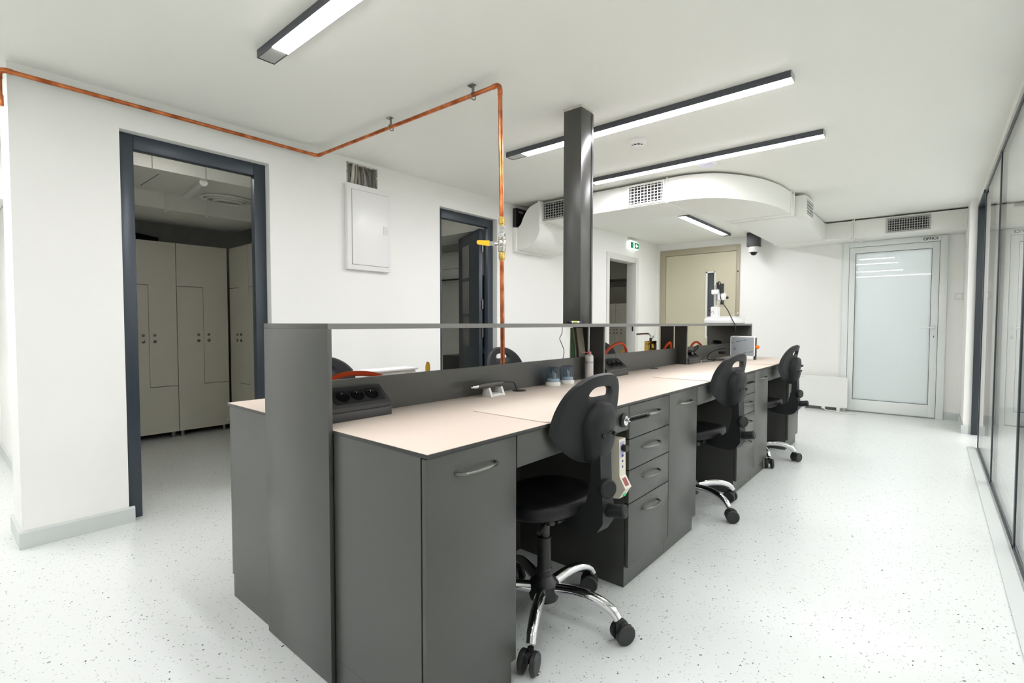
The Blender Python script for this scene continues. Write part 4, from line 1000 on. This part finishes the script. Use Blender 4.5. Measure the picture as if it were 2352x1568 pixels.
# swan-neck from the wall up to the straight section
top = spline([(XW+.001, 0, 2.175), (-3.47, 0, 2.178), (-3.415, 0, 2.215), (-3.375, 0, 2.29), (-3.30, 0, 2.375), (-3.17, 0, 2.418)], 5)
bot = spline([(-3.17, 0, 2.212), (-3.165, 0, 2.12), (-3.21, 0, 2.03), (-3.30, 0, 1.965), (-3.40, 0, 1.945), (XW+.001, 0, 1.945)], 5)
MB().prism([(p.x, p.z) for p in top+bot], 'y', 4.19, 4.86).build('swan_neck', 'duct', du, smooth=30)
MB().box(XW+.0005, XW+.05, 4.165, 4.885, 1.925, 2.185, .003).build('wall_collar', 'duct', du)
MB().box(-3.18, -3.17+.012, 4.18, 4.87, zd0-.012, zd1+.004, .002).build('flange', 'duct', du)
def grille(x0, x1, y, z0, z1, nx, nz, m='grille', facing='y-'):
    """supply grille: frame, dark void, horizontal and vertical blades, each blade its own piece"""
    G = None
    fr = MB(); b = .016
    def BX(mb, u0, u1, d0, d1, za, zb, bev=0):
        if facing == 'y-': return mb.box(u0, u1, y-d1, y-d0, za, zb, bev)
        return mb.box(y+d0, y+d1, u0, u1, za, zb, bev)
    BX(fr, x0, x1, 0, .012, z0, z0+b); BX(fr, x0, x1, 0, .012, z1-b, z1); BX(fr, x0, x0+b, 0, .012, z0+b, z1-b); BX(fr, x1-b, x1, 0, .012, z0+b, z1-b)
    f = fr.build('vent_grille', m, du, smooth=0)
    v = MB(); BX(v, x0+b, x1-b, 0, .002, z0+b, z1-b); v.build('vent_void', 'void', f, smooth=0)
    for i in range(nz):
        z = z0+b+(z1-z0-2*b)*(i+.5)/nz; q = MB(); BX(q, x0+b, x1-b, .006, .011, z-.0026, z+.0026); q.build('blade', m, f, smooth=0)
    for i in range(nx):
        u = x0+b+(x1-x0-2*b)*(i+.5)/nx; q = MB(); BX(q, u-.003, u+.003, .002, .006, z0+b, z1-b); q.build('blade', m, f, smooth=0)
grille(-3.155, -2.80, 4.245, 2.222, 2.412, 10, 6)
grille(-2.185, -1.83, 4.245, 2.222, 2.412, 10, 6, 'duct')
MB().box(-2.19, -1.825, 4.2451, 4.2455, 2.215, 2.4175).build('vent_backing', 'duct', du, smooth=0)
MB().box(-1.080, -.985, 5.59, 5.99, 2.205, 2.405, .003).build('branch_box', 'duct', du)
grille(5.605, 5.975, -.985, 2.212, 2.398, 8, 5, 'duct', 'x+')
grille(-.455, -.050, 7.45, 2.228, 2.400, 16, 5)
for (x, y) in ((-1.065, 5.50), (-.775, 7.435)):
    MB().cyl((x, y, zd0-.03), (x, y, CEIL-.0005), .006, 8).build('hanger_rod', 'duct', du)
MB().tube(spline([(-.80, 7.44, 2.20), (-.78, 7.50, 2.195), (-.74, 7.60, 2.19), (-.72, 7.75, 2.185)], 4), .008, 8).build('condensate_pipe', 'whitepl', du)

# ================================================================== HEATER, SWITCH
ht = thing('panel_heater', 'white panel heater standing at the end wall left of the office door', 'heater', (-1.12, 7.8, 0))
MB().prism(rrect(-1.42, -.838, .045, .445, .022), 'y', 7.77, 7.84).build('heater_panel', 'white', ht)
for x in (-1.33, -.93): MB().box(x-.018, x+.018, 7.72, 7.88, 0.0005, .045, .004).build('foot', 'whitepl', ht)
MB().tube(spline([(-1.10, 7.765, .03), (-1.06, 7.70, .012), (-.98, 7.69, .010), (-.90, 7.62, .008), (-.86, 7.56, .008), (-.80, 7.57, .008), (-.72, 7.60, .008)], 6), .006, 8).build('power_cord', 'whitepl', ht)
MB().lathe([(.016, 0), (.018, .01), (.016, .04)], (-1.12, 7.76, .03), (1, .2, 0), 12).build('plug', 'whitepl', ht)
for k in range(5): MB().box(-1.385+.013*k, -1.376+.013*k, 7.7692, 7.77, .085, .094).build('logo_mark', 'cable2', ht, smooth=0)
MB().box(-1.36, -1.345, 7.7692, 7.77, .425, .430).build('indicator', 'cable2', ht, smooth=0)
ls = thing('light_switch', 'white rocker light switch on the wall right of the office door', 'light switch', (.23, YF, 1.47))
MB().box(.183, .258, YF-.010, YF-.0002, 1.435, 1.515, .003).build('plate', 'whitepl', ls)
MB().box(.196, .246, YF-.014, YF-.010, 1.450, 1.500, .002).build('rocker', 'white', ls)

# ================================================================== LOCKER ROOM AND SIDE ROOMS
def locker(face, a0, a1, t, depth, zb_, zt_, label, mid=.5, zu=1.518, zl=.522, sgn=1):
    """Z-door double locker. face 'x+': front at x=t spans y a0..a1. face 'y-': front at y=t spans x a0..a1"""
    loc = (t, (a0+a1)/2, 0) if face == 'x+' else ((a0+a1)/2, t, 0)
    o = thing('locker', label, 'locker', loc, 'pale double lockers')
    th = .018; am = a0+(a1-a0)*mid; g = .003
    up_ = [(a0+g, zt_-g), (a1-g, zt_-g), (a1-g, zl+g), (am+g/2, zl+g), (am+g/2, zu+g), (a0+g, zu+g)]
    lo_ = [(a0+g, zb_), (a1-g, zb_), (a1-g, zl-g), (am-g/2, zl-g), (am-g/2, zu-g), (a0+g, zu-g)]
    if face == 'x+':
        MB().box(t-depth, t-th-.001, a0, a1, zb_, zt_).build('carcass', 'lockerc', o, smooth=0)
        A = MB().prism(up_, 'x', t-th, t).build('upper_door', 'locker', o, smooth=0); B = MB().prism(lo_, 'x', t-th, t).build('lower_door', 'locker', o, smooth=0)
        K = lambda a, z: ((t, a, z), (1, 0, 0))
    else:
        MB().box(a0, a1, t+th+.001, t+depth, zb_, zt_).build('carcass', 'lockerc', o, smooth=0)
        A = MB().prism(up_, 'y', t, t+th).build('upper_door', 'locker', o, smooth=0); B = MB().prism(lo_, 'y', t, t+th).build('lower_door', 'locker', o, smooth=0)
        K = lambda a, z: ((a, t, z), (0, -1, 0))
    for par, a in ((B, am-.048), (A, am+.045)):
        for z, r in ((1.030, .013), (.968, .015)):
            c_, n_ = K(a, z); MB().lathe([(r, 0), (r, .006), (r*.6, .009)], c_, n_, 14).build('lock_knob', 'darksteel', par)
    for e in (a0+.04, a1-.04):
        for d in (.05, depth-.05):
            c_ = (t-d, e, 0.0005) if face == 'x+' else (e, t+d, .0005)
            MB().lathe([(.020, 0), (.020, zb_-.0005)], c_, (0, 0, 1), 12).build('foot', 'steel', o)
LX = -5.80
locker('x+', 1.66, 2.135, LX, .55, .06, 1.948, 'pale grey double locker nearest the corner seen through the first doorway')
locker('x+', 1.185, 1.66, LX, .55, .06, 1.948, 'pale grey double locker at the left of the row seen through the first doorway')
locker('x+', .70, 1.185, LX, .55, .06, 1.948, 'pale grey double locker hidden left of the first doorway')
locker('y-', LX+.01, LX+.49, 2.15, .5, .06, 1.948, 'pale grey double locker set at right angles in the corner beside the door frame')
locker('y-', LX+.49, LX+.97, 2.15, .5, .06, 1.948, 'pale grey double locker at right angles, mostly hidden by the door frame')
# services under the ceiling of the locker room
sv = thing('locker_room_duct', 'white boxed duct under the locker room ceiling with seams', 'air duct', (-4.9, 1.7, 2.3))
MB().box(-5.24, -4.47, .57, 2.71, 2.30, CEIL-.0005).build('upper_box', 'duct', sv, smooth=0)
MB().box(-6.0, -5.24, .57, 2.3, 2.16, CEIL-.0005).build('lower_box', 'duct', sv, smooth=0)
for y in (1.14, 1.50): MB().box(-4.47, -4.468, y, y+.004, 2.302, CEIL-.001).build('seam', 'cable2', sv, smooth=0)
MB().box(-5.10, -4.60, 1.215, 1.22, 2.298, 2.30).build('seam', 'cable2', sv, smooth=0)
MB().tube([(-4.52, 1.50, 2.280), (-5.12, 1.56, 2.275)], .030, 10).build('lamp_tube', 'duct', sv)
for y in (1.42, 1.75): MB().box(-5.24, -5.225, y, y+.012, 2.14, 2.31).build('bracket', 'duct', sv, smooth=0)
MB().box(-5.24, -5.0, 1.42, 1.432, 2.13, 2.142).build('bracket_arm', 'duct', sv, smooth=0)
for k, r in enumerate((.17, .14, .10)):
    MB().tube([(-5.0+r*.9*math.cos(2*PI*i/28), 1.86+r*1.25*math.sin(2*PI*i/28), 2.285-.012*k) for i in range(28)], .009, 7, closed=True).build('coiled_pipe', 'duct', sv)
MB().tube(spline([(-6.2, .62, 1.992), (-6.15, 1.0, 2.04), (-6.15, 1.3, 2.03), (-6.15, 1.6, 1.992)], 5), .04, 10).build('flexible_hose', 'void', org=(-6.2, 1.0, 1.95), label='black flexible hose lying on top of the lockers', category='hose')
# room behind the second doorway
ac = thing('air_conditioner', 'white split air conditioner in the dim room behind the second doorway', 'air conditioner', (-5.2, 4.4, 1.9))
ax0 = -4.87
MB().prism([(4.95, 1.765), (4.95, 2.13), (4.76, 2.13), (4.74, 2.07), (4.74, 1.86), (4.79, 1.765)], 'x', -5.75, ax0).build('cabinet', 'white', ac, smooth=30)
MB().box(-5.70, ax0-.03, 4.775, 4.90, 1.761, 1.765).build('outlet', 'void', ac, smooth=0)
MB().box(-5.75, ax0+.0, 4.739, 4.7405, 1.895, 1.901).build('seam', 'cable2', ac, smooth=0)
MB().box(-6.59, -4.70, 4.955, 5.06, 0, CEIL).build('trim_3', 'wall', kind='structure', smooth=0, label='partition behind the air conditioner')
MB().box(-4.72, -4.68, 4.90, 5.06, 0, 1.80, .003).build('trim_4', 'frameblue', kind='structure', label='dark upright edge of the partition in the second room')
bk2 = thing('service_duct', 'white duct hanging in the dim room behind the second doorway', 'air duct', (-4.4, 4, 2.2))
MB().box(-5.6, -3.75, 4.1, 4.6, 2.20, CEIL-.0005, .004).build('box_section', 'duct', bk2)
MB().cyl((-4.05, 4.62, 2.17), (-4.05, 5.2, 2.17), .15, 24).build('round_section', 'duct', bk2)
bg = thing('crumpled_bag', 'pale crumpled bag on a crate in the dim room behind the second doorway', 'bag', (-4.6, 4.6, 0))
MB().box(-4.85, -4.30, 4.35, 4.80, .0005, .74, .01).build('crate', 'darkgrey', bg)
random.seed(2)
b_ = bmesh.new(); bmesh.ops.create_icosphere(b_, subdivisions=3, radius=.14)
for v in b_.verts:
    k = 1+random.uniform(-.09, .09); v.co = (-4.50+v.co.x*k*1.2, 4.55+v.co.y*k, .80+max(-.055, v.co.z*k*.45))
MB().bm(b_).build('bag', 'paper', bg, smooth=0)
# room behind the far opening
for x0, lab in ((-4.98, 'pale double locker seen through the far opening, left half'), (-4.64, 'pale double locker seen through the far opening, right half')):
    locker('y-', x0, x0+.34, 8.55, .5, .06, 1.53, lab, mid=.8 if x0 < -4.8 else .25, zu=1.40, zl=.4)
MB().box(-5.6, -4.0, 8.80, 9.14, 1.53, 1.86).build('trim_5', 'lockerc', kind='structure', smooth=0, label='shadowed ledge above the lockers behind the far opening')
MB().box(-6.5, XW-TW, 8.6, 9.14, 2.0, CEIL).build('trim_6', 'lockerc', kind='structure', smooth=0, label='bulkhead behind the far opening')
# corridor at the far left: framed board and bulkhead
wb = thing('notice_board', 'white board with thin dark edge at the far left border of the picture', 'board', (-6.29, .2, 1.3))
MB().prism(rrect(-.95, .385, .82, 1.62, .03), 'x', -6.299, -6.28).build('dark_edge', 'black', wb)
MB().prism(rrect(-.94, .372, .83, 1.61, .025), 'x', -6.28, -6.274).build('white_face', 'white', wb)
MB().box(-6.29, -5.2, -.6, .43, 2.05, CEIL-.001).build('trim_7', 'wall', kind='structure', smooth=0, label='white bulkhead in the corridor')
